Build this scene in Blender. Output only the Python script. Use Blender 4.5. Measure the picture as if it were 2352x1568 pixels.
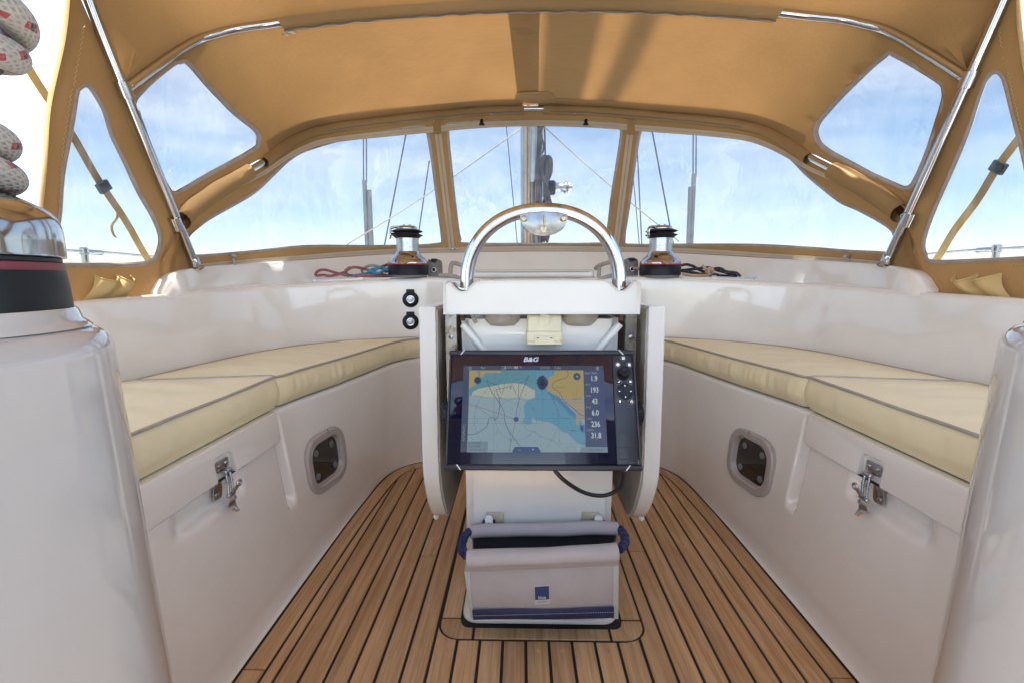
import bpy, bmesh, math, random
from mathutils import Vector, Matrix, Quaternion, noise
from mathutils.bvhtree import BVHTree
from mathutils.geometry import delaunay_2d_cdt
R = math.radians
random.seed(7)
for o in list(bpy.data.objects): bpy.data.objects.remove(o)
scene = bpy.context.scene
COL = scene.collection

# ------------------------------------------------------------------ camera
FPX, PCX, PCY = 1045.0, 1176.0, 784.0          # focal length and centre in units of a 2352 x 1568 survey grid
YAW, PITCH, ROLL = R(1.2), R(8.06), R(-0.2)
CAM = Vector((-0.045, 0.0, 0.79))
_f = Vector((-math.sin(YAW)*math.cos(PITCH), math.cos(YAW)*math.cos(PITCH), -math.sin(PITCH)))
_r = Vector((math.cos(YAW), math.sin(YAW), 0)); _u = _r.cross(_f)
CR = _r*math.cos(ROLL)+_u*math.sin(ROLL); CU = _u*math.cos(ROLL)-_r*math.sin(ROLL); CF = _f
cd = bpy.data.cameras.new('camera'); cam = bpy.data.objects.new('camera', cd); COL.objects.link(cam)
cd.sensor_width = 36; cd.lens = FPX/2352*36; cd.clip_start = 0.01; cd.clip_end = 20000
cam.matrix_world = Matrix(((CR.x, CU.x, -CF.x, CAM.x), (CR.y, CU.y, -CF.y, CAM.y), (CR.z, CU.z, -CF.z, CAM.z), (0, 0, 0, 1)))
scene.camera = cam

# ------------------------------------------------------------------ sky, sun, exposure
SUN_EL, SUN_AZ = 75.0, 187.0
world = bpy.data.worlds.new('World'); scene.world = world; world.use_nodes = True
wn = world.node_tree.nodes; wl = world.node_tree.links
for n in list(wn): wn.remove(n)
wout = wn.new('ShaderNodeOutputWorld'); wbg = wn.new('ShaderNodeBackground'); wbg.inputs[1].default_value = 0.112
sky = wn.new('ShaderNodeTexSky'); sky.sky_type = 'NISHITA'; sky.sun_disc = False
sky.sun_elevation = R(SUN_EL); sky.sun_rotation = R(SUN_AZ); sky.air_density = 1.0; sky.dust_density = 0.4; sky.ozone_density = 1.2
wtc = wn.new('ShaderNodeTexCoord'); wmap = wn.new('ShaderNodeMapping'); wmap.inputs['Scale'].default_value = (1.4, 1.4, 5.5)
wmap.inputs['Rotation'].default_value = (R(8), R(-10), 0)
wno = wn.new('ShaderNodeTexNoise'); wno.inputs['Scale'].default_value = 1.9; wno.inputs['Detail'].default_value = 7; wno.inputs['Roughness'].default_value = 0.55; wno.inputs['Distortion'].default_value = 0.6
wramp = wn.new('ShaderNodeValToRGB'); wramp.color_ramp.elements[0].position = 0.33; wramp.color_ramp.elements[1].position = 0.80
wramp.color_ramp.elements[0].color = (0.02, 0.02, 0.02, 1); wramp.color_ramp.elements[1].color = (0.62, 0.62, 0.62, 1)
wmix = wn.new('ShaderNodeMix'); wmix.data_type = 'RGBA'
wmix.inputs[7].default_value = (6.4, 6.6, 6.9, 1)
wl.new(wtc.outputs['Generated'], wmap.inputs[0]); wl.new(wmap.outputs[0], wno.inputs['Vector']); wl.new(wno.outputs[0], wramp.inputs[0])
wl.new(wramp.outputs[0], wmix.inputs[0]); wl.new(sky.outputs[0], wmix.inputs[6]); wl.new(wmix.outputs[2], wbg.inputs[0]); wl.new(wbg.outputs[0], wout.inputs[0])
SUND = Vector((math.sin(R(SUN_AZ))*math.cos(R(SUN_EL)), math.cos(R(SUN_AZ))*math.cos(R(SUN_EL)), math.sin(R(SUN_EL))))
sl = bpy.data.lights.new('sun', 'SUN'); sl.energy = 5.0; sl.angle = R(1.2); sl.color = (1.0, 0.95, 0.87)
so = bpy.data.objects.new('sun', sl); COL.objects.link(so); so.rotation_euler = (-SUND).to_track_quat('-Z', 'Y').to_euler(); so.location = (-1, 3, 8)
vs = scene.view_settings; vs.view_transform = 'Standard'; vs.look = 'None'; vs.exposure = 2.06; vs.gamma = 1.0; vs.use_curve_mapping = False
scene.render.engine = 'CYCLES'
cy = scene.cycles; cy.max_bounces = 12; cy.diffuse_bounces = 5; cy.glossy_bounces = 5; cy.transmission_bounces = 6; cy.transparent_max_bounces = 12
cy.caustics_reflective = False; cy.caustics_refractive = False

# ------------------------------------------------------------------ survey helpers: where a sight line meets a real plane or surface
def ray(px, py): return CF + CR*((px-PCX)/FPX) - CU*((py-PCY)/FPX)
def atax(px, py, ax, v):
    d = ray(px, py); return CAM + d*((v-CAM[ax])/d[ax])
def atx(px, py, v): return atax(px, py, 0, v)
def aty(px, py, v): return atax(px, py, 1, v)
def atz(px, py, v): return atax(px, py, 2, v)
def atplane(px, py, p, n):
    d = ray(px, py); return CAM + d*((p-CAM).dot(n)/d.dot(n))

# ------------------------------------------------------------------ materials
MATS = {}
def nodes_of(name):
    m = bpy.data.materials.new(name); m.use_nodes = True; MATS[name] = m
    nt = m.node_tree; b = nt.nodes['Principled BSDF']; return m, nt, b
def setp(b, col=None, rough=None, metal=None, coat=None, spec=None, sheen=None):
    if col is not None: b.inputs['Base Color'].default_value = (*col, 1)
    if rough is not None: b.inputs['Roughness'].default_value = rough
    if metal is not None: b.inputs['Metallic'].default_value = metal
    if coat is not None: b.inputs['Coat Weight'].default_value = coat; b.inputs['Coat Roughness'].default_value = 0.04
    if spec is not None: b.inputs['Specular IOR Level'].default_value = spec
    if sheen is not None: b.inputs['Sheen Weight'].default_value = sheen
def N(nt, t, **kw):
    n = nt.nodes.new(t)
    for k, v in kw.items():
        if k.startswith('_'): setattr(n, k[1:], v)
        else: n.inputs[k].default_value = v
    return n
def mat(name, col, rough=0.5, metal=0.0, coat=None, var=0.0, vscale=6.0, bump=0.0, bscale=200.0, stretch=(1, 1, 1), spec=None, rvar=0.0, col2=None, sheen=None, bdist=0.002):
    """Principled surface with noise-driven colour, gloss and fine relief."""
    m, nt, b = nodes_of(name); L = nt.links.new
    setp(b, col, rough, metal, coat, spec, sheen)
    tc = N(nt, 'ShaderNodeTexCoord'); mp = N(nt, 'ShaderNodeMapping', Scale=stretch); L(tc.outputs['Object'], mp.inputs[0])
    if var or col2 or rvar:
        no = N(nt, 'ShaderNodeTexNoise', Scale=vscale, Detail=6.0, Roughness=0.6); L(mp.outputs[0], no.inputs['Vector'])
        if var or col2:
            mx = N(nt, 'ShaderNodeMix', _data_type='RGBA')
            c2 = col2 if col2 else tuple(c*(1-var) for c in col)
            mx.inputs[6].default_value = (*col, 1); mx.inputs[7].default_value = (*c2, 1)
            rp = N(nt, 'ShaderNodeMapRange'); rp.inputs[1].default_value = 0.35; rp.inputs[2].default_value = 0.7
            L(no.outputs[0], rp.inputs[0]); L(rp.outputs[0], mx.inputs[0]); L(mx.outputs[2], b.inputs['Base Color'])
        if rvar:
            rr = N(nt, 'ShaderNodeMapRange'); rr.inputs[1].default_value = 0.3; rr.inputs[2].default_value = 0.75; rr.inputs[3].default_value = rough*(1-rvar*.3); rr.inputs[4].default_value = rough*(1+rvar)
            L(no.outputs[0], rr.inputs[0]); L(rr.outputs[0], b.inputs['Roughness'])
    if bump:
        nb = N(nt, 'ShaderNodeTexNoise', Scale=bscale, Detail=3.0); L(mp.outputs[0], nb.inputs['Vector'])
        bp = N(nt, 'ShaderNodeBump', Strength=bump, Distance=bdist); L(nb.outputs[0], bp.inputs['Height']); L(bp.outputs[0], b.inputs['Normal'])
    return m

GEL = mat('gelcoat', (0.89, 0.868, 0.815), 0.10, coat=1.0, var=0.06, vscale=6, rvar=0.8, bump=0.06, bscale=5, bdist=0.01)
GELW = mat('gelcoat_white', (0.735, 0.715, 0.67), 0.14, coat=0.6, var=0.05, vscale=5, rvar=0.8, bump=0.05, bscale=8, bdist=0.006)
GELP = mat('gelcoat_pod_shaded', (0.50, 0.482, 0.465), 0.08, coat=1.0, var=0.04, vscale=3, rvar=0.6, bump=0.03, bscale=3, bdist=0.006)  # same gelcoat, darkened to put the pods' weaker light into the colour
NONSKID = mat('leaf_inner', (0.50, 0.45, 0.38), 0.6, var=0.25, vscale=14, bump=0.6, bscale=420, bdist=0.0015)
CHIP = mat('chipped_edge', (0.62, 0.60, 0.56), 0.6, var=0.4, vscale=90, bump=0.4, bscale=300)
CAULK = mat('caulking', (0.018, 0.018, 0.02), 0.65, var=0.3, vscale=40, bump=0.3, bscale=300)
STEEL = mat('polished_steel', (0.52, 0.53, 0.56), 0.08, 1.0, rvar=1.2, vscale=25)
SATIN = mat('satin_steel', (0.50, 0.50, 0.53), 0.26, 1.0, rvar=0.5, vscale=60, stretch=(1, 1, 6))
GRIME = mat('stained_steel', (0.33, 0.34, 0.35), 0.16, 1.0, col2=(0.20, 0.18, 0.15), vscale=45, rvar=1.2)
BRASS = mat('tarnished_bolt', (0.52, 0.43, 0.28), 0.3, 1.0, var=0.5, vscale=200)
BLACKP = mat('black_plastic', (0.009, 0.010, 0.013), 0.34, spec=0.3, var=0.3, vscale=20, rvar=0.5, bump=0.1, bscale=900)
RUBBER = mat('black_rubber', (0.012, 0.012, 0.013), 0.42, rvar=0.4)
ANOD = mat('black_anodised', (0.030, 0.032, 0.040), 0.34, 0.25, rvar=0.5, vscale=40)
REDP = mat('red_ring', (0.38, 0.02, 0.03), 0.35)
DREDP = mat('dark_red_ring', (0.17, 0.035, 0.05), 0.4)
GREYP = mat('grey_plastic', (0.20, 0.20, 0.205), 0.42, var=0.2, rvar=0.4)
BEIGEP = mat('weathered_beige', (0.42, 0.39, 0.34), 0.5, var=0.25, vscale=25)
CREAMP = mat('cream_plastic', (0.71, 0.66, 0.47), 0.36, var=0.12, vscale=20)
ALU = mat('white_aluminium', (0.72, 0.72, 0.70), 0.35, 0.2, var=0.08)
FRAMEP = mat('portlight_frame', (0.50, 0.465, 0.435), 0.36, 0.25, var=0.06, rvar=0.3)
VINYLC = mat('cushion_vinyl', (0.90, 0.82, 0.54), 0.42, var=0.07, vscale=5, bump=0.25, bscale=340, bdist=0.0006)
PIPING = mat('cushion_piping', (0.44, 0.41, 0.36), 0.5, var=0.2, vscale=30)
ZIPT = mat('zip_tape', (0.60, 0.50, 0.38), 0.75, var=0.12, bump=0.4, bscale=700, bdist=0.0006)
ZIPD = mat('zip_teeth', (0.20, 0.165, 0.14), 0.45)
ZIPM = mat('zip_slider', (0.50, 0.46, 0.40), 0.35, 0.7)
TRIM = mat('window_hem', (0.41, 0.345, 0.30), 0.22, coat=0.5, var=0.25, vscale=30, bump=0.3, bscale=90)
THREAD = mat('stitching', (0.55, 0.42, 0.24), 0.8)
POCKETM = mat('pocket_canvas', (0.60, 0.43, 0.19), 0.8, var=0.1, bump=0.4, bscale=500, bdist=0.0008)
STRAPM = mat('webbing_strap', (0.56, 0.37, 0.12), 0.75, var=0.12, bump=0.3, bscale=600, bdist=0.0006)
BAGF = mat('bag_fabric', (0.45, 0.405, 0.39), 0.85, var=0.10, vscale=14, bump=0.5, bscale=650, bdist=0.0008)
BAGT = mat('bag_binding', (0.50, 0.50, 0.46), 0.7, var=0.1, vscale=30)
NAVY = mat('navy_fabric', (0.022, 0.030, 0.105), 0.6, var=0.3, vscale=60, bump=0.5, bscale=800, bdist=0.0008)
BAGIN = mat('bag_lining', (0.030, 0.032, 0.034), 0.8)
WHITEP = mat('white_plastic', (0.74, 0.74, 0.72), 0.4)
ADHES = mat('yellowed_sealant', (0.55, 0.49, 0.32), 0.6, var=0.35, vscale=30, bump=0.5, bscale=120)
CABLE = mat('cable_rubber', (0.010, 0.010, 0.011), 0.38)
MASTM = mat('mast_alloy', (0.36, 0.39, 0.43), 0.36, 0.6, var=0.15, rvar=0.4)
WIRE = mat('rigging_wire', (0.14, 0.15, 0.17), 0.4, 0.6)
PVCCOV = mat('shroud_cover', (0.20, 0.215, 0.24), 0.5, var=0.15)
WROPE = mat('pale_rope', (0.50, 0.47, 0.42), 0.85, var=0.3, vscale=80)
PURPR = mat('dark_rope', (0.10, 0.06, 0.07), 0.85, var=0.3, vscale=60)
TANR = mat('tan_rope', (0.42, 0.30, 0.18), 0.85, var=0.4, vscale=40)
DARKIN = mat('dark_interior', (0.02, 0.018, 0.016), 0.6)
DECKM = mat('deck_gelcoat', (0.74, 0.73, 0.70), 0.5, var=0.08)
RUSTW = mat('rust_weep', (0.45, 0.30, 0.14), 0.7, col2=(0.62, 0.52, 0.38), vscale=120)
RUST = mat('rusty_thread', (0.12, 0.075, 0.045), 0.6, 0.5, var=0.4, vscale=200)

def make_teak():
    m, nt, b = nodes_of('teak'); L = nt.links.new; b.inputs['Roughness'].default_value = 0.62
    tc = N(nt, 'ShaderNodeTexCoord'); oi = N(nt, 'ShaderNodeObjectInfo')
    off = N(nt, 'ShaderNodeVectorMath', _operation='SCALE'); off.inputs[0].default_value = (37, 91, 13); L(oi.outputs['Random'], off.inputs['Scale'])
    ad = N(nt, 'ShaderNodeVectorMath', _operation='ADD'); L(tc.outputs['Object'], ad.inputs[0]); L(off.outputs[0], ad.inputs[1])
    mp = N(nt, 'ShaderNodeMapping', Scale=(30, 1.3, 30)); L(ad.outputs[0], mp.inputs[0])
    n1 = N(nt, 'ShaderNodeTexNoise', Scale=2.2, Detail=5.0, Roughness=0.6, Distortion=0.9); L(mp.outputs[0], n1.inputs['Vector'])
    mp2 = N(nt, 'ShaderNodeMapping', Scale=(260, 5, 260)); L(ad.outputs[0], mp2.inputs[0])
    n2 = N(nt, 'ShaderNodeTexNoise', Scale=1.6, Detail=4.0, Roughness=0.65); L(mp2.outputs[0], n2.inputs['Vector'])
    n3 = N(nt, 'ShaderNodeTexNoise', Scale=7.0, Detail=4.0); L(ad.outputs[0], n3.inputs['Vector'])
    r1 = N(nt, 'ShaderNodeValToRGB'); cr = r1.color_ramp
    cr.elements[0].position = 0.28; cr.elements[0].color = (0.39, 0.222, 0.103, 1); cr.elements[1].position = 0.72; cr.elements[1].color = (0.66, 0.44, 0.235, 1)
    e = cr.elements.new(0.5); e.color = (0.54, 0.335, 0.165, 1); L(n1.outputs[0], r1.inputs[0])
    # pale open grain streaks
    g = N(nt, 'ShaderNodeMapRange'); g.inputs[1].default_value = 0.54; g.inputs[2].default_value = 0.70; L(n2.outputs[0], g.inputs[0])
    gm = N(nt, 'ShaderNodeMath', _operation='MULTIPLY'); L(g.outputs[0], gm.inputs[0])
    g3 = N(nt, 'ShaderNodeMapRange'); g3.inputs[1].default_value = 0.42; g3.inputs[2].default_value = 0.62; L(n3.outputs[0], g3.inputs[0]); L(g3.outputs[0], gm.inputs[1])
    mx = N(nt, 'ShaderNodeMix', _data_type='RGBA'); mx.inputs[7].default_value = (0.68, 0.57, 0.44, 1); L(gm.outputs[0], mx.inputs[0]); L(r1.outputs[0], mx.inputs[6])
    # dark pores
    d = N(nt, 'ShaderNodeMapRange'); d.inputs[1].default_value = 0.40; d.inputs[2].default_value = 0.25; d.inputs[4].default_value = 0.5; L(n2.outputs[0], d.inputs[0])
    mx2 = N(nt, 'ShaderNodeMix', _data_type='RGBA'); mx2.inputs[7].default_value = (0.12, 0.062, 0.03, 1); L(d.outputs[0], mx2.inputs[0]); L(mx.outputs[2], mx2.inputs[6])
    hs = N(nt, 'ShaderNodeHueSaturation'); mv = N(nt, 'ShaderNodeMapRange'); mv.inputs[3].default_value = 0.88; mv.inputs[4].default_value = 1.10
    L(oi.outputs['Random'], mv.inputs[0]); L(mv.outputs[0], hs.inputs['Value']); L(mx2.outputs[2], hs.inputs['Color'])
    L(hs.outputs[0], b.inputs['Base Color'])
    bp = N(nt, 'ShaderNodeBump', Strength=0.35, Distance=0.0012); L(n2.outputs[0], bp.inputs['Height']); L(bp.outputs[0], b.inputs['Normal'])
    return m
TEAK = make_teak()

def make_canvas(name, dif, tra, wt=0.5):
    m, nt, b = nodes_of(name); L = nt.links.new; nt.nodes.remove(b)
    out = nt.nodes['Material Output']; tc = N(nt, 'ShaderNodeTexCoord')
    mp = N(nt, 'ShaderNodeMapping', Scale=(3, 60, 60)); L(tc.outputs['Object'], mp.inputs[0])
    n1 = N(nt, 'ShaderNodeTexNoise', Scale=3.0, Detail=5.0, Roughness=0.65); L(mp.outputs[0], n1.inputs['Vector'])
    n2 = N(nt, 'ShaderNodeTexNoise', Scale=2.2, Detail=3.0); L(tc.outputs['Object'], n2.inputs['Vector'])
    n3 = N(nt, 'ShaderNodeTexNoise', Scale=900.0, Detail=2.0); L(tc.outputs['Object'], n3.inputs['Vector'])
    s = N(nt, 'ShaderNodeMath', _operation='MULTIPLY_ADD'); s.inputs[1].default_value = 0.5; L(n1.outputs[0], s.inputs[0]); L(n2.outputs[0], s.inputs[2])
    mr = N(nt, 'ShaderNodeMapRange'); mr.inputs[1].default_value = 0.55; mr.inputs[2].default_value = 0.95; mr.inputs[3].default_value = 0.86; mr.inputs[4].default_value = 1.10; L(s.outputs[0], mr.inputs[0])
    def col(c):
        h = N(nt, 'ShaderNodeHueSaturation'); h.inputs['Color'].default_value = (*c, 1); L(mr.outputs[0], h.inputs['Value']); return h
    bp = N(nt, 'ShaderNodeBump', Strength=0.35, Distance=0.0008); L(n3.outputs[0], bp.inputs['Height'])
    d = N(nt, 'ShaderNodeBsdfDiffuse'); L(col(dif).outputs[0], d.inputs[0]); L(bp.outputs[0], d.inputs['Normal'])
    t = N(nt, 'ShaderNodeBsdfTranslucent'); L(col(tra).outputs[0], t.inputs[0])
    mx = N(nt, 'ShaderNodeMixShader'); mx.inputs[0].default_value = wt; L(d.outputs[0], mx.inputs[1]); L(t.outputs[0], mx.inputs[2])
    L(mx.outputs[0], out.inputs[0]); return m
CANVAS = make_canvas('tan_canvas', (0.45, 0.28, 0.13), (0.18, 0.092, 0.033), 0.25)
CANVAS2 = make_canvas('double_canvas', (0.44, 0.285, 0.14), (0.30, 0.16, 0.06), 0.16)
CANVAS3 = make_canvas('patch_canvas', (0.34, 0.225, 0.11), (0.3, 0.17, 0.07), 0.16)

def make_vinyl():
    m, nt, b = nodes_of('clear_vinyl'); L = nt.links.new; nt.nodes.remove(b); out = nt.nodes['Material Output']
    tc = N(nt, 'ShaderNodeTexCoord'); mp = N(nt, 'ShaderNodeMapping', Scale=(7, 7, 2.2)); L(tc.outputs['Object'], mp.inputs[0])
    n1 = N(nt, 'ShaderNodeTexNoise', Scale=1.3, Detail=2.5, Distortion=1.6); L(mp.outputs[0], n1.inputs['Vector'])
    bp = N(nt, 'ShaderNodeBump', Strength=0.35, Distance=0.006); L(n1.outputs[0], bp.inputs['Height'])
    tr = N(nt, 'ShaderNodeBsdfTransparent'); tr.inputs[0].default_value = (0.365, 0.375, 0.385, 1)
    gl = N(nt, 'ShaderNodeBsdfGlossy', Roughness=0.03); L(bp.outputs[0], gl.inputs['Normal'])
    fc = N(nt, 'ShaderNodeLayerWeight', Blend=0.5); L(bp.outputs[0], fc.inputs['Normal'])
    pw = N(nt, 'ShaderNodeMath', _operation='POWER'); pw.inputs[1].default_value = 4.0; L(fc.outputs['Facing'], pw.inputs[0])
    lw = N(nt, 'ShaderNodeMath', _operation='MULTIPLY_ADD'); lw.inputs[1].default_value = 0.55; lw.inputs[2].default_value = 0.045; L(pw.outputs[0], lw.inputs[0])
    mx = N(nt, 'ShaderNodeMixShader'); L(lw.outputs[0], mx.inputs[0]); L(tr.outputs[0], mx.inputs[1]); L(gl.outputs[0], mx.inputs[2])
    # scuffed haze
    mp2 = N(nt, 'ShaderNodeMapping', Scale=(4, 4, 2.4)); L(tc.outputs['Object'], mp2.inputs[0])
    n2 = N(nt, 'ShaderNodeTexNoise', Scale=2.0, Detail=8.0, Roughness=0.6, Distortion=2.4); L(mp2.outputs[0], n2.inputs['Vector'])
    mr = N(nt, 'ShaderNodeMapRange'); mr.inputs[1].default_value = 0.46; mr.inputs[2].default_value = 0.72; mr.inputs[3].default_value = 0.01; mr.inputs[4].default_value = 0.075; L(n2.outputs[0], mr.inputs[0])
    tl = N(nt, 'ShaderNodeBsdfTranslucent'); tl.inputs[0].default_value = (0.9, 0.92, 0.95, 1)
    m2 = N(nt, 'ShaderNodeMixShader'); L(mr.outputs[0], m2.inputs[0]); L(mx.outputs[0], m2.inputs[1]); L(tl.outputs[0], m2.inputs[2])
    L(m2.outputs[0], out.inputs[0]); return m
VINYL = make_vinyl()

def make_smoked():
    m, nt, b = nodes_of('smoked_glass'); setp(b, (0.03, 0.028, 0.024), 0.04); b.inputs['Coat Weight'].default_value = 0.6; b.inputs['Coat Roughness'].default_value = 0.02; return m
SMOKED = make_smoked()
def make_pglass():
    m, nt, b = nodes_of('display_glass'); setp(b, (0.003, 0.004, 0.020), 0.045); b.inputs['IOR'].default_value = 1.55; return m  # navy in the base colour stands in for the sky's reflection
PGLASS = make_pglass()
def glow(name, col, s=1.0):
    m, nt, b = nodes_of(name); setp(b, (0.004, 0.0045, 0.012), 0.06); b.inputs['Emission Color'].default_value = (*col, 1); b.inputs['Emission Strength'].default_value = s; return m

def rope_mat(name, base, f1, f2, turns=3.0, freq=0.9, amount=0.12, plait=14):
    """Braided rope: herringbone relief and coloured tracer flecks that follow the braid (uses the tube's own UV)."""
    m, nt, b = nodes_of(name); L = nt.links.new; setp(b, base, 0.85, sheen=0.3)
    uv = N(nt, 'ShaderNodeUVMap'); sx = N(nt, 'ShaderNodeSeparateXYZ'); L(uv.outputs[0], sx.inputs[0])
    def M(op, a, c=None, d=None):
        n = N(nt, 'ShaderNodeMath', _operation=op)
        for i, v in enumerate((a, c, d)):
            if v is None: continue
            if hasattr(v, 'is_output'): L(v, n.inputs[i])
            else: n.inputs[i].default_value = v
        return n.outputs[0]
    U, V = sx.outputs[0], sx.outputs[1]
    def strand(sg):
        a = M('ADD', M('MULTIPLY', U, plait), M('MULTIPLY', V, sg*plait*0.55)); return M('ABSOLUTE', M('SINE', M('MULTIPLY', a, math.pi)))
    h = M('MAXIMUM', strand(1), strand(-1))
    bp = N(nt, 'ShaderNodeBump', Strength=0.9, Distance=0.0015); L(h, bp.inputs['Height']); L(bp.outputs[0], b.inputs['Normal'])
    hx = M('FRACT', M('ADD', M('MULTIPLY', U, turns), M('MULTIPLY', V, freq)))
    on = M('LESS_THAN', hx, amount*2)
    al = M('FRACT', M('ADD', M('MULTIPLY', V, 2.2), M('MULTIPLY', U, -1.0)))
    isf = M('MULTIPLY', on, M('LESS_THAN', al, 0.55))
    mid = M('MULTIPLY', M('GREATER_THAN', al, 0.19), M('LESS_THAN', al, 0.37))
    mx = N(nt, 'ShaderNodeMix', _data_type='RGBA'); mx.inputs[6].default_value = (*f1, 1); mx.inputs[7].default_value = (*f2, 1); L(mid, mx.inputs[0])
    no = N(nt, 'ShaderNodeTexNoise', Scale=160.0, Detail=3.0); tc = N(nt, 'ShaderNodeTexCoord'); L(tc.outputs['Object'], no.inputs['Vector'])
    bc = N(nt, 'ShaderNodeMix', _data_type='RGBA'); bc.inputs[6].default_value = (*base, 1); bc.inputs[7].default_value = (*[c*0.62 for c in base], 1)
    hh = M('MULTIPLY', M('SUBTRACT', 1.0, h), 1.0); L(M('ADD', M('MULTIPLY', hh, 0.9), M('MULTIPLY', no.outputs[0], 0.35)), bc.inputs[0])
    m2 = N(nt, 'ShaderNodeMix', _data_type='RGBA'); L(isf, m2.inputs[0]); L(bc.outputs[2], m2.inputs[6]); L(mx.outputs[2], m2.inputs[7])
    L(m2.outputs[2], b.inputs['Base Color']); return m
ROPE_BIG = rope_mat('white_braid', (0.52, 0.49, 0.44), (0.40, 0.03, 0.03), (0.015, 0.022, 0.05))
ROPE_RED = rope_mat('red_braid', (0.40, 0.13, 0.13), (0.55, 0.35, 0.33), (0.2, 0.05, 0.06), plait=6)
ROPE_DRED = rope_mat('dark_red_braid', (0.24, 0.055, 0.065), (0.5, 0.3, 0.3), (0.12, 0.03, 0.04), plait=6)
ROPE_GREY = rope_mat('grey_braid', (0.46, 0.48, 0.47), (0.40, 0.06, 0.07), (0.3, 0.3, 0.3), plait=6)
ROPE_BLUE = rope_mat('blue_braid', (0.05, 0.33, 0.52), (0.02, 0.16, 0.45), (0.04, 0.25, 0.5), plait=6)
ROPE_BLK = rope_mat('navy_braid', (0.020, 0.023, 0.035), (0.35, 0.36, 0.40), (0.02, 0.02, 0.03), amount=0.06, plait=6)
ROPE_ORG = rope_mat('orange_braid', (0.62, 0.40, 0.24), (0.70, 0.62, 0.48), (0.06, 0.05, 0.04), plait=6)

# ------------------------------------------------------------------ mesh helpers
def tag(o, label=None, cat=None, group=None, kind=None):
    for k, v in (('label', label), ('category', cat), ('group', group), ('kind', kind)):
        if v: o[k] = v
    return o
def thing(name, loc, label, cat, group=None):
    o = bpy.data.objects.new(name, None); COL.objects.link(o); o.location = loc; o.empty_display_size = 0.05
    return tag(o, label, cat, group)
def adopt(o, parent):
    o.parent = parent; w = Vector(parent.location); q = parent.parent
    while q is not None: w += Vector(q.location) * 0; q = q.parent
    o.matrix_parent_inverse = parent_world(parent).inverted()
def parent_world(p):
    m = p.matrix_basis.copy()
    if p.parent is not None: m = parent_world(p.parent) @ p.matrix_parent_inverse @ m
    return m
def mk(name, verts, faces, m, parent=None, smooth=True, mi=None, uvs=None, sharp=None):
    me = bpy.data.meshes.new(name); me.from_pydata([tuple(v) for v in verts], [], faces)
    for x in (m if isinstance(m, (list, tuple)) else [m]): me.materials.append(x)
    if mi: me.polygons.foreach_set('material_index', mi)
    if uvs:
        ul = me.uv_layers.new(name='UVMap')
        for lp in me.loops: ul.data[lp.index].uv = uvs[lp.vertex_index]
    me.polygons.foreach_set('use_smooth', [smooth]*len(me.polygons)); me.validate(); me.update()
    o = bpy.data.objects.new(name, me); COL.objects.link(o)
    if sharp is not None and smooth: me.set_sharp_from_angle(angle=R(sharp))
    if parent is not None: adopt(o, parent)
    return o
def fromb(name, bm, m, parent=None, smooth=True, sharp=35, recalc=True):
    if recalc: bmesh.ops.recalc_face_normals(bm, faces=bm.faces)
    me = bpy.data.meshes.new(name); bm.to_mesh(me); bm.free()
    for x in (m if isinstance(m, (list, tuple)) else [m]): me.materials.append(x)
    me.polygons.foreach_set('use_smooth', [smooth]*len(me.polygons))
    if smooth and sharp: me.set_sharp_from_angle(angle=R(sharp))
    o = bpy.data.objects.new(name, me); COL.objects.link(o)
    if parent is not None: adopt(o, parent)
    return o
def rbox(name, c, s, m, parent=None, r=0.004, seg=3, rot=None, taper=None):
    bm = bmesh.new(); bmesh.ops.create_cube(bm, size=1)
    for v in bm.verts:
        v.co = Vector((v.co.x*s[0], v.co.y*s[1], v.co.z*s[2]))
        if taper and v.co.z < 0: v.co.x *= taper[0]; v.co.y *= taper[1]
    if r > 0: bmesh.ops.bevel(bm, geom=list(bm.edges), offset=r, segments=seg, profile=0.5, affect='EDGES')
    M = Matrix.Translation(c) @ (rot.to_4x4() if rot else Matrix.Identity(4)); bmesh.ops.transform(bm, matrix=M, verts=bm.verts)
    return fromb(name, bm, m, parent)
def lathe(name, prof, c, m, parent=None, n=40, axis=None, mi=None, sharp=40):
    """prof: list of (radius, height); axis: direction of height."""
    q = Vector((0, 0, 1)).rotation_difference(Vector(axis)) if axis is not None else Quaternion()
    vs_, fs, mis = [], [], []
    for (r, h) in prof:
        for k in range(n):
            a = 2*math.pi*k/n; vs_.append(Vector(c) + q @ Vector((r*math.cos(a), r*math.sin(a), h)))
    for i in range(len(prof)-1):
        for k in range(n):
            fs.append((i*n+k, i*n+(k+1) % n, (i+1)*n+(k+1) % n, (i+1)*n+k)); mis.append(mi[i] if mi else 0)
    fs.append(tuple(range((len(prof)-1)*n, len(prof)*n))); mis.append(mi[-1] if mi else 0)
    fs.append(tuple(reversed(range(n)))); mis.append(mi[0] if mi else 0)
    return mk(name, vs_, fs, m, parent, True, mis, None, sharp)
def crom(pts, n=8, closed=False):
    P = [Vector(p) for p in pts]; out = []; L = len(P)
    rng = range(L) if closed else range(L-1)
    for i in rng:
        p1, p2 = P[i], P[(i+1) % L]
        p0 = P[(i-1) % L] if closed or i > 0 else p1*2-p2
        p3 = P[(i+2) % L] if closed or i+2 < L else p2*2-p1
        for k in range(n):
            t = k/n; out.append(0.5*((2*p1)+(p2-p0)*t+(2*p0-5*p1+4*p2-p3)*t*t+(3*p1-p0-3*p2+p3)*t**3))
    if not closed: out.append(P[-1])
    return out
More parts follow.
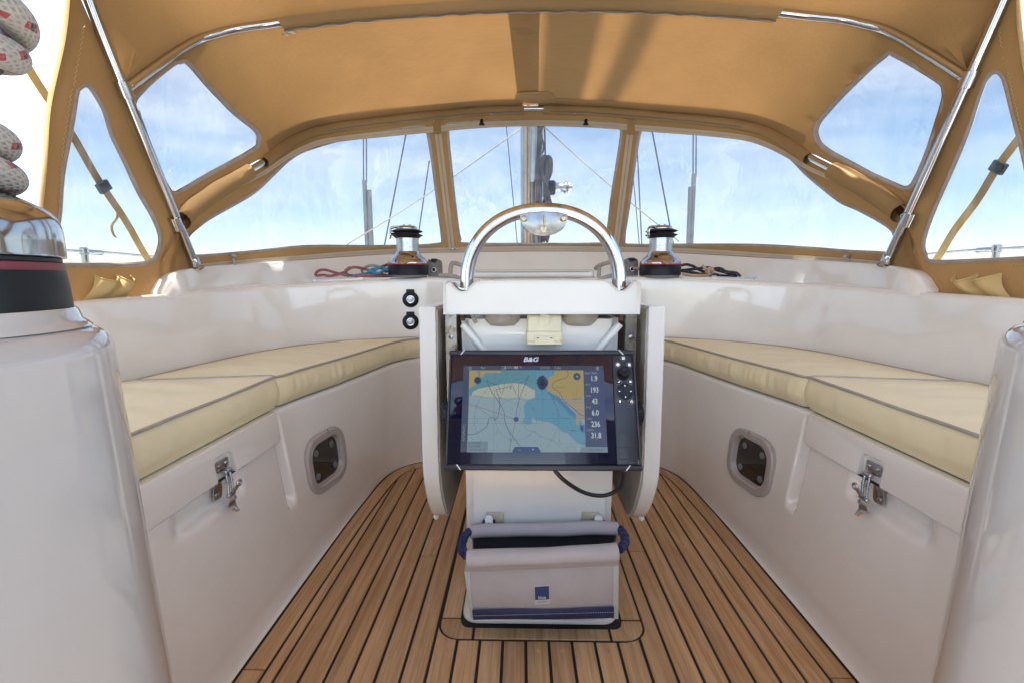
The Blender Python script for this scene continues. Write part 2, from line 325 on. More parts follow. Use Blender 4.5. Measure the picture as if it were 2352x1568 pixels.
def tube(name, pts, r, m, parent=None, n=12, closed=False, caps=True, sq=1.0, rfun=None):
    P = [Vector(p) for p in pts]; L = len(P); vs_, fs, uv = [], [], []
    T = []
    for i in range(L):
        a = P[(i-1) % L] if closed or i > 0 else P[i]; b_ = P[(i+1) % L] if closed or i < L-1 else P[i]
        d = (b_-a); T.append(d.normalized() if d.length > 1e-9 else Vector((0, 0, 1)))
    up = Vector((0, 0, 1)) if abs(T[0].z) < 0.9 else Vector((0, 1, 0)); nrm = (up-T[0]*up.dot(T[0])).normalized()
    s = 0.0
    for i in range(L):
        if i: s += (P[i]-P[i-1]).length; nrm = (nrm-T[i]*nrm.dot(T[i])).normalized()
        bi = T[i].cross(nrm); rr = rfun(i/(L-1)) if rfun else r
        for k in range(n+1 if not closed else n+1):
            a = 2*math.pi*k/n; vs_.append(P[i]+nrm*(math.cos(a)*rr*sq)+bi*(math.sin(a)*rr)); uv.append((k/n, s/(2*math.pi*r)))
    for i in range(L if closed else L-1):
        j = (i+1) % L
        for k in range(n): fs.append((i*(n+1)+k, i*(n+1)+k+1, j*(n+1)+k+1, j*(n+1)+k))
    if caps and not closed:
        fs.append(tuple(reversed(range(n)))); fs.append(tuple(range((L-1)*(n+1), (L-1)*(n+1)+n)))
    return mk(name, vs_, fs, m, parent, True, None, uv, 60)
def ribbon(name, A, B, m, parent=None, smooth=True, closed=False):
    L = len(A); v = [Vector(p) for p in A]+[Vector(p) for p in B]
    f = [(i, (i+1) % L, L+(i+1) % L, L+i) for i in range(L if closed else L-1)]
    return mk(name, v, f, m, parent, smooth)
def slab(name, poly, nrm, th, m, parent=None, bev=0.0, seg=2, mi_side=None):
    """planar polygon (3D points) extruded by th along nrm, edges bevelled."""
    bm = bmesh.new(); n = Vector(nrm)*th
    a = [bm.verts.new(Vector(p)) for p in poly]; b_ = [bm.verts.new(Vector(p)+n) for p in poly]; L = len(poly)
    bm.faces.new(list(reversed(a))); top = bm.faces.new(b_)
    for i in range(L): bm.faces.new((a[i], a[(i+1) % L], b_[(i+1) % L], b_[i]))
    bmesh.ops.recalc_face_normals(bm, faces=bm.faces)
    if bev: bmesh.ops.bevel(bm, geom=[e for e in bm.edges if e in set(top.edges)], offset=bev, segments=seg, profile=0.5, affect='EDGES')
    return fromb(name, bm, m, parent)
def rrect(w, h, r, n=6):
    out = []
    for cx, cy_, a0 in ((w-r, h-r, 0), (-w+r, h-r, 90), (-w+r, -h+r, 180), (w-r, -h+r, 270)):
        for k in range(n+1):
            a = R(a0+90*k/n); out.append((cx+r*math.cos(a), cy_+r*math.sin(a)))
    return out
def grid(name, rows, m, parent=None, closed=False, sharp=None):
    nr, nc = len(rows), len(rows[0]); v = [p for r_ in rows for p in r_]
    f = [(i*nc+k, i*nc+(k+1) % nc, (i+1)*nc+(k+1) % nc, (i+1)*nc+k) for i in range(nr-1) for k in range(nc if closed else nc-1)]
    return mk(name, v, f, m, parent, True, None, None, sharp)
def inpoly(p, poly):
    x, y = p; c = False; j = len(poly)-1
    for i in range(len(poly)):
        xi, yi = poly[i][0], poly[i][1]; xj, yj = poly[j][0], poly[j][1]
        if (yi > y) != (yj > y) and x < (xj-xi)*(y-yi)/(yj-yi)+xi: c = not c
        j = i
    return c
def cdt(outer, holes, step):
    """triangulate a 2D region with holes; returns points and triangles. step = (dx, dy) of inner points."""
    pts, edges = [], []
    for poly in [outer]+holes:
        b0 = len(pts); pts += [Vector((p[0], p[1])) for p in poly]; L = len(poly)
        edges += [(b0+i, b0+(i+1) % L) for i in range(L)]
    xs = [p[0] for p in outer]; ys = [p[1] for p in outer]
    y = min(ys)+step[1]*.5
    while y < max(ys):
        x = min(xs)+step[0]*.5
        while x < max(xs):
            q = (x, y)
            if inpoly(q, outer) and not any(inpoly(q, h) for h in holes): pts.append(Vector(q))
            x += step[0]
        y += step[1]
    v, e, f, *_ = delaunay_2d_cdt(pts, edges, [], 0, 1e-7)
    tris = []
    for t in f:
        c = ((v[t[0]].x+v[t[1]].x+v[t[2]].x)/3, (v[t[0]].y+v[t[1]].y+v[t[2]].y)/3)
        if inpoly(c, outer) and not any(inpoly(c, h) for h in holes): tris.append(tuple(t))
    return v, tris
def resample(P, n):
    d = [0.0]
    for i in range(1, len(P)): d.append(d[-1]+(P[i]-P[i-1]).length)
    out, j = [], 0
    for k in range(n):
        s = d[-1]*k/(n-1)
        while j < len(d)-2 and d[j+1] < s: j += 1
        t = (s-d[j])/max(1e-9, d[j+1]-d[j]); out.append(P[j].lerp(P[j+1], min(1, max(0, t))))
    return out
def mirror(half):
    """half curve from the side (x>0) to the centre (x=0) -> full curve, left to right."""
    return [(-p[0], *p[1:]) for p in half] + [tuple(p) for p in reversed(half[:-1])]
class Loft:
    def __init__(s, A, B, sag=0.0, n=241, m=41):
        s.A = resample(A, n); s.B = resample(B, n); s.n = n; s.m = m; s.sag = sag
        v, f = [], []
        for i in range(n):
            for j in range(m): v.append(s.at(i/(n-1), j/(m-1)))
        for i in range(n-1):
            for j in range(m-1): f.append((i*m+j, (i+1)*m+j, (i+1)*m+j+1, i*m+j+1))
        s.bvh = BVHTree.FromPolygons(v, f)
    def at(s, u, v):
        u = min(1, max(0, u))*(s.n-1); i = min(int(u), s.n-2); t = u-i
        a = s.A[i].lerp(s.A[i+1], t); b_ = s.B[i].lerp(s.B[i+1], t); p = a.lerp(b_, v)
        if s.sag: p.z -= s.sag*math.sin(math.pi*min(1, max(0, v)))*math.sin(math.pi*u/(s.n-1))
        return p
    def uv(s, px, py):
        loc, nr, idx, d = s.bvh.ray_cast(CAM, ray(px, py).normalized())
        if loc is None:                                     # just off the cloth's edge: nearest point of the cloth
            d = ray(px, py).normalized(); best = None
            for q in range(40):
                r_ = s.bvh.find_nearest(CAM+d*(1.0+q*.05))
                if best is None or r_[3] < best[3]: best = r_
            loc, nr, idx = best[0], best[1], best[2]
        i, j = divmod(idx, s.m-1); u, v = (i+.5)/(s.n-1), (j+.5)/(s.m-1)
        for _ in range(6):
            p = s.at(u, v); du = (s.at(u+1e-3, v)-s.at(u-1e-3, v))/2e-3; dv = (s.at(u, v+1e-3)-s.at(u, v-1e-3))/2e-3
            e = loc-p; a, b_, c = du.dot(du), du.dot(dv), dv.dot(dv); D = a*c-b_*b_
            if abs(D) < 1e-12: break
            u += (c*e.dot(du)-b_*e.dot(dv))/D; v += (a*e.dot(dv)-b_*e.dot(du))/D
            u = min(1, max(0, u)); v = min(1, max(0, v))
        return (u, v)
    def nrm(s, u, v):
        du = s.at(min(1, u+2e-3), v)-s.at(max(0, u-2e-3), v); dv = s.at(u, min(1, v+5e-3))-s.at(u, max(0, v-5e-3))
        n = du.cross(dv)
        if n.length < 1e-12: return Vector((0, 0, 1))
        n.normalize(); p = s.at(u, v)
        return n if n.dot(CAM-p) > 0 else -n            # towards the cockpit
def pxoff(poly, d):
    """grow a closed 2D outline by d."""
    L = len(poly); out = []; A = sum(poly[i][0]*poly[(i+1) % L][1]-poly[(i+1) % L][0]*poly[i][1] for i in range(L))
    sg = 1 if A > 0 else -1
    for i in range(L):
        a, b_ = poly[i-1], poly[(i+1) % L]; tx, ty = b_[0]-a[0], b_[1]-a[1]; l = math.hypot(tx, ty) or 1
        out.append((poly[i][0]+sg*ty/l*d, poly[i][1]-sg*tx/l*d))
    return out
def smooth2(poly, n=5): return [(p.x, p.y) for p in crom([Vector((a, b_, 0)) for a, b_ in poly], n, True)]
def text3(s, o, ux, uy, h, m, name='lettering', align='CENTER', off=0.0006, squash=1.0, shear=0.0, ext=0.0, bold=0.0, parent=None):
    cu = bpy.data.curves.new('t', 'FONT'); cu.body = s; cu.size = 1; cu.align_x = align; cu.align_y = 'CENTER'; cu.shear = shear; cu.offset = bold; cu.resolution_u = 3
    cu.extrude = 0
    ob = bpy.data.objects.new('t', cu); COL.objects.link(ob); dg = bpy.context.evaluated_depsgraph_get(); dg.update()
    me = bpy.data.meshes.new_from_object(ob.evaluated_get(dg)); bpy.data.objects.remove(ob); bpy.data.curves.remove(cu)
    n = ux.cross(uy).normalized(); hh = h/0.70
    v = [Vector(o)+ux*(p.co.x*hh*squash)+uy*(p.co.y*hh)+n*off for p in me.vertices]; f = [tuple(p.vertices) for p in me.polygons]
    bpy.data.meshes.remove(me)
    return v, f
def smst(a, b_, x):
    t = min(1, max(0, (x-a)/(b_-a))); return t*t*(3-2*t)

# ================================================================== THE SETTING
# ---- sea
def make_sea():
    m, nt, b = nodes_of('sea_water'); L = nt.links.new; setp(b, (0.02, 0.07, 0.10), 0.12)
    tc = N(nt, 'ShaderNodeTexCoord'); n1 = N(nt, 'ShaderNodeTexNoise', Scale=0.9, Detail=6.0); L(tc.outputs['Object'], n1.inputs['Vector'])
    bp = N(nt, 'ShaderNodeBump', Strength=0.5, Distance=0.3); L(n1.outputs[0], bp.inputs['Height']); L(bp.outputs[0], b.inputs['Normal']); return m
tag(mk('sea', [(-6000, -6000, -1.1), (6000, -6000, -1.1), (6000, 6000, -1.1), (-6000, 6000, -1.1)], [(0, 1, 2, 3)], make_sea()), kind='structure')

# ---- cockpit sole: black caulking bed with separate teak planks
SOLE = [(.618, -1.2), (.618, .4), (.618, .9), (.616, 1.2), (.613, 1.4), (.606, 1.55), (.596, 1.68), (.572, 1.775), (.52, 1.845), (.43, 1.882), (.2, 1.893), (0, 1.895)]
SEAT = [(.688, -1.2), (.688, .4), (.688, .9), (.684, 1.16), (.653, 1.32), (.627, 1.43), (.585, 1.65), (.56, 1.78), (.505, 1.88), (.41, 1.925), (.2, 1.945), (0, 1.95)]
def fine(half, n=10): return crom([Vector((x, y, 0)) for x, y in half], n)
sole_half = fine(SOLE, 8)
sole_poly = [Vector((-p.x, p.y, 0)) for p in sole_half]+[p for p in reversed(sole_half[:-1])]
sole = mk('cockpit_sole', [Vector((p.x*1.02, p.y+(.02 if p.y > 1.7 else 0), -.003)) for p in sole_poly], [tuple(range(len(sole_poly)))], CAULK, smooth=False)
tag(sole, kind='structure')
def clip_convex(poly, clip):
    out = poly
    for i in range(len(clip)):
        a, b_ = clip[i], clip[(i+1) % len(clip)]; inp, out = out, []
        def side(p): return (b_[0]-a[0])*(p[1]-a[1])-(b_[1]-a[1])*(p[0]-a[0])
        for k in range(len(inp)):
            p, q = inp[k], inp[(k+1) % len(inp)]; sp, sq_ = side(p), side(q)
            if sp >= 0: out.append(p)
            if (sp >= 0) != (sq_ >= 0):
                t = sp/(sp-sq_); out.append((p[0]+(q[0]-p[0])*t, p[1]+(q[1]-p[1])*t))
        if not out: return []
    return out
def plank(poly, name='plank'):
    L = len(poly); c = (sum(p[0] for p in poly)/L, sum(p[1] for p in poly)/L)
    z0 = random.uniform(-.0004, .0005)
    bm = bmesh.new(); a = [bm.verts.new((x, y, -.008)) for x, y in poly]; b_ = [bm.verts.new((x, y, z0)) for x, y in poly]
    top = bm.faces.new(b_); bm.faces.new(list(reversed(a)))
    for i in range(L): bm.faces.new((a[i], a[(i+1) % L], b_[(i+1) % L], b_[i]))
    bmesh.ops.recalc_face_normals(bm, faces=bm.faces)
    bmesh.ops.bevel(bm, geom=list(top.edges), offset=.0009, segments=1, affect='EDGES')
    return fromb(name, bm, TEAK, sole, smooth=False)
GAP = .0032
MW = .043                                             # margin board width
def inset(half, d):
    out = []; L = len(half)
    for i, p in enumerate(half):
        a, b_ = half[max(0, i-1)], half[min(L-1, i+1)]; t = (b_-a).normalized(); out.append(Vector((p.x-t.y*d, p.y+t.x*d, 0)))
    return out
edge0 = inset(sole_half, .006)
edge1 = inset(sole_half, .006+MW)
inner = inset(sole_half, .006+MW+2*GAP)
for p in inner:
    if p.x < 0: p.x = 0
clipper = [(p.x, p.y) for p in inner]+[(-p.x, p.y) for p in reversed(inner[:-1])]
A_ = sum(clipper[i][0]*clipper[(i+1) % len(clipper)][1]-clipper[(i+1) % len(clipper)][0]*clipper[i][1] for i in range(len(clipper)))
if A_ < 0: clipper.reverse()
for sx in (-1, 1):                                    # margin boards: aft board, side board, curved corner, front
    cuts = [0, 14, 44, 64, len(edge0)-1]
    for a, b_ in zip(cuts[:-1], cuts[1:]):
        o_ = [edge0[i] for i in range(a, b_+1)]; q_ = [edge1[i] for i in range(a, b_+1)]
        t0 = (o_[1]-o_[0]).normalized()*.0013; t1 = (o_[-1]-o_[-2]).normalized()*.0013
        o_[0] = o_[0]+t0; q_[0] = q_[0]+t0; o_[-1] = o_[-1]-t1; q_[-1] = q_[-1]-t1
        poly = [(sx*p.x, p.y) for p in o_]+[(sx*p.x, p.y) for p in reversed(q_)]
        if sx > 0 or True: plank(poly)
lines_x = [-.0358+.0502*k for k in range(-10, 12)]
xs_ = [-.62]+lines_x+[.62]
butts = {(-.3370): [1.203], (-.2868): [1.40], (.2652): [1.232], (-.4876): [.55], (.4158): [.62], (-.1364): [.30], (.0142): [.45], (.1648): [.52], (.3154): [.18]}
FRX, FRA = .236, .900                                  # pedestal frame: half width and aft edge
for i in range(len(xs_)-1):
    x0, x1 = xs_[i]+GAP, xs_[i+1]-GAP; xm = (x0+x1)/2
    cutsy = [v for k, vv in butts.items() if abs(k-xs_[i]) < .004 for v in vv]
    RF = .0495
    def yend(x):
        ax = abs(x)
        return FRA-.0035 if ax <= .186 else FRA+.048-math.sqrt(max(0, RF*RF-(ax-.186)**2))
    if x0 < FRX and x1 > -FRX:                         # runs into the pedestal frame
        XI = .186+RF
        inside0, inside1 = abs(x0) < XI, abs(x1) < XI
        xa, xb = max(x0, -XI), min(x1, XI)
        top_ = [(xa+(xb-xa)*k/8, yend(xa+(xb-xa)*k/8)) for k in range(9)]
        y0_ = max([c for c in cutsy if c < .8], default=None)
        lo = -1.2 if y0_ is None else y0_+.0013
        if y0_ is not None: plank([(x0, -1.2), (x1, -1.2), (x1, y0_-.0013), (x0, y0_-.0013)])
        if inside0 and inside1:
            plank([(x0, lo), (x1, lo)]+list(reversed(top_)))
            pl_ = clip_convex([(x0, 1.724), (x1, 1.724), (x1, 2.2), (x0, 2.2)], clipper)
            if len(pl_) > 2: plank(pl_)
        else:                                          # passes alongside, notched round the corner
            yb = [c for c in cutsy if c > .95]; ye = yb[0]-.0013 if yb else 2.2
            if inside0: pts_ = [(x0, lo), (x1, lo), (x1, ye), (XI, ye)]+list(reversed(top_))
            else: pts_ = [(x0, lo), (x1, lo)]+list(reversed(top_))+[(-XI, ye), (x0, ye)]
            if ye > 2: pts_ = [(x, min(y, 1.838)) for x, y in pts_]
            plank(pts_)
            if yb:
                q0, q1 = (XI, x1) if inside0 else (x0, -XI)
                pl_ = clip_convex([(q0, ye+.0026), (q1, ye+.0026), (q1, 2.2), (q0, 2.2)], clipper)
                if len(pl_) > 2: plank(pl_)
        continue
    ys = [-1.2]+sorted(cutsy)+[2.2]
    for y0, y1 in zip(ys[:-1], ys[1:]):
        pl_ = clip_convex([(x0, y0+.0013), (x1, y0+.0013), (x1, y1-.0013), (x0, y1-.0013)], clipper)
        if len(pl_) > 2: plank(pl_)
# frame boards round the pedestal foot
IX, IA = .187, .938
def arc(cx, cy_, r, a0, a1, n=6): return [(cx+r*math.cos(R(a0+(a1-a0)*k/n)), cy_+r*math.sin(R(a0+(a1-a0)*k/n))) for k in range(n+1)]
plank([(-.150, FRA+.0035), (.150, FRA+.0035), (.150, IA-.004), (-.150, IA-.004)])
for sx in (-1, 1):
    co = arc(.186, FRA+.048, .0445, -90, 0, 6); ci = arc(.165, IA+.016, .020, 0, -90, 4)
    pl_ = [(.156, FRA+.0035)]+co+[(.2305, IA+.022)]+[(.187, IA+.022)]+ci+[(.156, IA-.004)]
    plank([(sx*x, y) for x, y in pl_])
    plank([(sx*x, y) for x, y in [(.188, IA+.028), (.2305, IA+.028), (.2305, 1.72), (.188, 1.72)]])
# teak plugs in the planks
for px, py in [(330, 1130), (1735, 1130), (270, 1290), (1040, 1295), (1230, 1297), (1610, 1297), (1765, 965)]:
    p = atz((1550+px*.4529)*.6125, (1850+py*.4529)*.6125, 0)
    lathe('plug', [(.0052, -.002), (.0052, .0009), (.0046, .0010)], p, TEAK, sole, 14)

# ---- seats: front, coved foot, groove and latch recess, seat top
NSEG = [8, 30, 90, 60, 44, 40, 30, 14, 14, 10, 6]
def dense(half):
    P = [Vector((x, y, 0)) for x, y in half]; out = []
    for i in range(len(P)-1):
        seg = crom([P[max(0, i-1)] if i else P[0]*2-P[1], P[i], P[i+1], P[i+2] if i+2 < len(P) else P[i+1]*2-P[i]], NSEG[i])
        out += seg[NSEG[i]:2*NSEG[i]]
    return out+[P[-1]]
Sd, Ed = dense(SOLE), dense(SEAT)
zs = [0, .002, .006, .012, .02, .03, .04, .05]+[.05+.0075*k for k in range(1, 51)]+[.432, .437, .441, .4445, .447, .449, .45]
zs = sorted(set(round(z, 5) for z in zs))
def seat_front(half_sign):
    rows = []
    for z in zs:
        g = .26*math.sqrt(max(0, 1-(1-min(z, .05)/.05)**2)) if z <= .05 else .26+.74*(z-.05)/.38
        g = min(g, 1.0); out = 0.0
        if z > .43: a = math.asin(min(1, (z-.43)/.02)); out = .02*(1-math.cos(a))
        row = []
        for s_, e_ in zip(Sd, Ed):
            p = s_.lerp(e_, g); n = Vector((1, 0, 0)) if e_.y < 1.3 else Vector((e_.x, max(0.0, e_.y-1.3)*1.2, 0)).normalized()
            d = 0.0
            if e_.x > .5 and e_.y < 1.3:
                y = p.y
                gm = (1-smst(.010, .024, abs(y-1.128)))*smst(.185, .215, z)*(1-smst(.425, .44, z)); d += .030*gm
                nm = smst(.762-.02*(.375-z)/.06, .785, y)*(1-smst(.945, .968, y))*smst(.308, .328, z)*(1-smst(.40, .42, z)); d += .020*nm
            if e_.x > .5 and 1.15 < e_.y < 1.6:                # opening behind the portlight
                d += .030*(1-smst(.86, 1.0, ((abs(p.y-1.312)/.091)**2.6+(abs(z-.243)/.080)**2.6)**(1/2.6)))
            row.append(Vector((half_sign*(p.x+n.x*(d+out)), p.y+n.y*(d+out), z)))
        rows.append(row)
    return rows
rl, rr_ = seat_front(-1), seat_front(1)
seat_rows = [a+list(reversed(b_))[1:] for a, b_ in zip(rl, rr_)]
COAMB = [(1.05, -1.2), (1.05, .4), (1.048, .9), (1.04, 1.1), (1.02, 1.28), (.985, 1.5), (.94, 1.63), (.86, 1.75), (.70, 1.87), (.5, 1.945), (.3, 1.965), (0, 1.97)]
Bd = dense(COAMB)
bl = [Vector((-p.x, p.y, .45)) for p in Bd]; br = [Vector((p.x, p.y, .45)) for p in Bd]
seat_rows.append([p for p in bl]+list(reversed(br))[1:])
seat_obj = tag(grid('seat_moulding', seat_rows, GEL, sharp=50), kind='structure')

# ---- coaming: inner wall, rolled edge, top, outer face
COAMT = [(1.085, -1.2, .70), (1.085, .4, .715), (1.085, .9, .731), (1.08, 1.1, .739), (1.07, 1.3, .745), (1.035, 1.5, .754), (.985, 1.64, .761), (.90, 1.755, .767), (.735, 1.87, .777), (.52, 1.945, .787), (.34, 1.965, .788), (0, 1.97, .772)]
COAMO = [(1.32, -1.2, .69), (1.32, .4, .705), (1.32, .9, .72), (1.32, 1.1, .725), (1.32, 1.3, .73), (1.31, 1.55, .745), (1.29, 1.8, .755), (1.22, 2.1, .765), (1.0, 2.42, .775), (.7, 2.56, .787), (.36, 2.62, .79), (0, 2.64, .79)]
def d3(h):
    P = [Vector(p) for p in h]; out = []
    for i in range(len(P)-1):
        k = max(4, NSEG[i]//2); seg = crom([P[max(0, i-1)] if i else P[0]*2-P[1], P[i], P[i+1], P[i+2] if i+2 < len(P) else P[i+1]*2-P[i]], k)
        out += seg[k:2*k]
    return out+[P[-1]]
def full(h): return [Vector((-p.x, p.y, p.z)) for p in h]+[p for p in reversed(h[:-1])]
Bc = d3([(x, y, .44) for x, y in COAMB]); Tc = d3(COAMT); Oc = d3(COAMO)
rows = [full(Bc)]
RO = .018
def trow(dz, dout):
    out = []
    for t, o_ in zip(Tc, Oc):
        h = Vector((o_.x-t.x, o_.y-t.y, 0)).normalized(); out.append(Vector((t.x+h.x*dout, t.y+h.y*dout, t.z+dz)))
    return full(out)
for k in range(1, 9):
    f = k/9; rows.append([a.lerp(b_, f)+Vector((0, 0, 0)) for a, b_ in zip(full(Bc), trow(-RO, 0))])
for k in range(7):
    a = R(90*k/6); rows.append(trow(-RO+RO*math.sin(a), RO-RO*math.cos(a)))
rows.append(full([Vector((a.x*.5+b_.x*.5, a.y*.5+b_.y*.5, a.z*.5+b_.z*.5+.003)) for a, b_ in zip(Tc, Oc)]))
rows.append(full(Oc))
rows.append(full([Vector((p.x+.015*(p.x > .1), p.y+.01, p.z-.02)) for p in Oc]))
rows.append(full([Vector((p.x+.05*(p.x > .1), p.y+.02, .3)) for p in Oc]))
coam = tag(grid('coaming', rows, GEL, sharp=60), kind='structure')
coam_bvh = BVHTree.FromObject(coam, bpy.context.evaluated_depsgraph_get())
seat_bvh = BVHTree.FromObject(seat_obj, bpy.context.evaluated_depsgraph_get())
def hit(px, py, bvh):
    loc, n, i, d = bvh.ray_cast(CAM, ray(px, py).normalized())
    if n.dot(CAM-loc) < 0: n = -n
    return loc, n
# moulded joint in the coaming where the aft section begins
for sx in (-1, 1):
    pts = [Vector((sx*(1.05+.035*f), 1.0-.03*f, .54+.19*f)) for f in [k/10 for k in range(11)]]
    hitp = []
    for p in pts:
        l = coam_bvh.find_nearest(p); hitp.append(l[0]+Vector((-sx*.0005, 0, 0)))
    tube('joint_seal', hitp, .0018, ADHES, coam, 6)

# ---- raised moulding that carries the sprayhood
WTOP = [(1.1, 1.30, .752), (1.1, 1.335, .79), (1.102, 1.38, .810), (1.115, 1.48, .824), (1.12, 1.65, .838), (1.10, 1.85, .853), (1.03, 2.05, .868), (.90, 2.25, .890), (.72, 2.40, .909), (.45, 2.5, .921), (0, 2.53, .927)]
def wsm(n=8): return crom([Vector(p) for p in WTOP], n)
wh = wsm(8)
def woff(h, d, z):
    out = []
    for i, p in enumerate(h):
        a, b_ = h[max(0, i-1)], h[min(len(h)-1, i+1)]; t = Vector((b_.x-a.x, b_.y-a.y, 0)).normalized(); n = Vector((t.y, -t.x, 0))  # outward
        if i == len(h)-1: n = Vector((0, 1, 0))
        if i < 14: n = Vector((1, 0, 0)).lerp(n, i/14).normalized()
        out.append(Vector((p.x+n.x*d, p.y+n.y*d, z(p, i))))
    return out
rows = [full(woff(wh, -.034, lambda p, i: min(.730, p.z-.02))), full(woff(wh, -.026, lambda p, i: max(.728, p.z-.02)))]
for k in range(6):
    a = R(90*k/5); rows.append(full(woff(wh, -.018-.0*k+.014*(1-math.cos(a))-.004, lambda p, i, a=a: p.z-.014+.014*math.sin(a))))
rows.append(full(woff(wh, .045, lambda p, i: p.z-.003))); rows.append(full(woff(wh, .06, lambda p, i: p.z-.02))); rows.append(full(woff(wh, .12, lambda p, i: .70)))
nc_ = len(rows[0]); vv_ = [p for r_ in rows for p in r_]
ff_ = [(i*nc_+k, i*nc_+k+1, (i+1)*nc_+k+1, (i+1)*nc_+k) for i in range(len(rows)-1) for k in range(nc_-1)]+[tuple(i*nc_ for i in range(len(rows))), tuple(i*nc_+nc_-1 for i in reversed(range(len(rows))))]
tag(mk('hood_coaming', vv_, ff_, GEL, None, True, None, None, 50), kind='structure')

# ---- deck and topsides beyond the coaming
dk = [(-1.95, -1.6, .28), (1.95, -1.6, .28), (2.0, 2.0, .30), (1.75, 4.2, .34), (1.2, 6.3, .4), (0, 8.0, .45), (-1.2, 6.3, .4), (-1.75, 4.2, .34), (-2.0, 2.0, .30)]
bm = bmesh.new(); a = [bm.verts.new(p) for p in dk]; b_ = [bm.verts.new((p[0]*.9, p[1]*.97, -1.15)) for p in dk]
bm.faces.new(a)
for i in range(len(dk)): bm.faces.new((a[i], a[(i+1) % len(dk)], b_[(i+1) % len(dk)], b_[i]))
# cut the deck away under the cockpit: the deck sheet lies below the sole only outboard
bm.faces.ensure_lookup_table(); bmesh.ops.delete(bm, geom=[bm.faces[0]], context='FACES_ONLY')
tag(fromb('hull', bm, DECKM, smooth=False), kind='structure')
sd = []
for sx in (-1, 1):
    sd += [[(sx*1.30, -1.6, .29), (sx*1.95, -1.6, .29), (sx*2.0, 2.0, .305), (sx*1.75, 4.2, .345), (sx*1.2, 6.3, .405), (sx*.3, 6.3, .405), (sx*.75, 4.2, .345), (sx*1.30, 2.6, .305)]]
v, f = [], []
for q in sd: f.append(tuple(range(len(v), len(v)+len(q)))); v += q
v2 = [(-.95, 2.62, .78), (.95, 2.62, .78), (.85, 4.6, .80), (.5, 5.6, .70), (-.5, 5.6, .70), (-.85, 4.6, .80), (-1.30, 2.6, .305), (1.30, 2.6, .305), (1.1, 4.6, .345), (.6, 6.3, .405), (-.6, 6.3, .405), (-1.1, 4.6, .345)]
b0 = len(v); v += v2
f += [(b0, b0+1, b0+2, b0+3, b0+4, b0+5), (b0+1, b0+7, b0+8, b0+2), (b0+2, b0+8, b0+9, b0+3), (b0+3, b0+9, b0+10, b0+4), (b0+4, b0+10, b0+11, b0+5), (b0+5, b0+11, b0+6, b0), (b0, b0+6, b0+7, b0+1)]
tag(mk('side_deck', v, f, DECKM, smooth=False), kind='structure')
# transom end of the cockpit, behind the camera
tag(mk('transom', [(-1.3, -1.55, .0), (1.3, -1.55, .0), (1.3, -1.5, .45), (-1.3, -1.5, .45), (-1.3, -1.18, -.004), (1.3, -1.18, -.004)], [(0, 1, 2, 3), (4, 5, 1, 0)], DECKM, smooth=False), kind='structure')

tag(rbox('bounce_platform', (0, -.33, .01), (1.22, 1.0, .08), GELW, None, .02, 3), kind='structure')  # added white platform, unseen, bounces sunlight forward into the cockpit
tag(rbox('bounce_seat', (0, -1.02, .22), (1.9, .38, .46), GELW, None, .03, 3), kind='structure')  # unseen white block added as a sunlit reflector behind the camera
# ---- the two moulded winch pods beside the camera
def pod(cx, cyy, sx, label):
    rr = .112; prof = []
    outl = []
    x0, x1, y0, y1 = -.42, .112, -.62, .112
    for (qx, qy, a0) in ((x1-rr, y1-rr, 0), (x0+rr, y1-rr, 90), (x0+rr, y0+rr, 180), (x1-rr, y0+rr, 270)):
        for k in range(13):
            a = R(a0+90*k/12); outl.append((qx, qy, math.cos(a), math.sin(a)))
    rows = []
    er = .020
    tap = lambda z: .135-.034*z-.0
    levels = [(0, tap(0)+.012), (.03, tap(.03)+.004), (.08, tap(.08)), (.4, tap(.4)), (.755-er, tap(.735))]; rr2 = tap(.735)
    for k in range(1, 9):
        a = R(90*k/8); levels.append((.755-er+er*math.sin(a), rr2-er+er*math.cos(a)))
    for z, r_ in levels: rows.append([Vector((cx+(-sx)*0+sx*-1*(qx+c*r_), cyy+qy+s_*r_, z)) for qx, qy, c, s_ in outl])
    nc = len(outl); v = [p for r_ in rows for p in r_]
    f = [(i*nc+k, i*nc+(k+1) % nc, (i+1)*nc+(k+1) % nc, (i+1)*nc+k) for i in range(len(rows)-1) for k in range(nc)]
    f.append(tuple(range((len(rows)-1)*nc, len(rows)*nc)))
    t = thing('winch_pod', (cx, cyy, 0), label, 'winch pod', 'moulded winch pods at the aft end of the seats')
    mk('pod_body', v, f, GELP, t, True, None, None, 50)
    lathe('winch_collar', [(.0985, .7545), (.0960, .7575), (.0930, .7600), (.0915, .7665), (.0900, .7685)], (cx, cyy, 0), GELP, t, 48)
    return t
PODL, PODR = (-.456, .285), (.408, .285)
pod(*PODL, -1, 'glossy white moulded pod under the big winch at the left edge')
pod(*PODR, 1, 'glossy white moulded pod with rounded corner at the right edge')

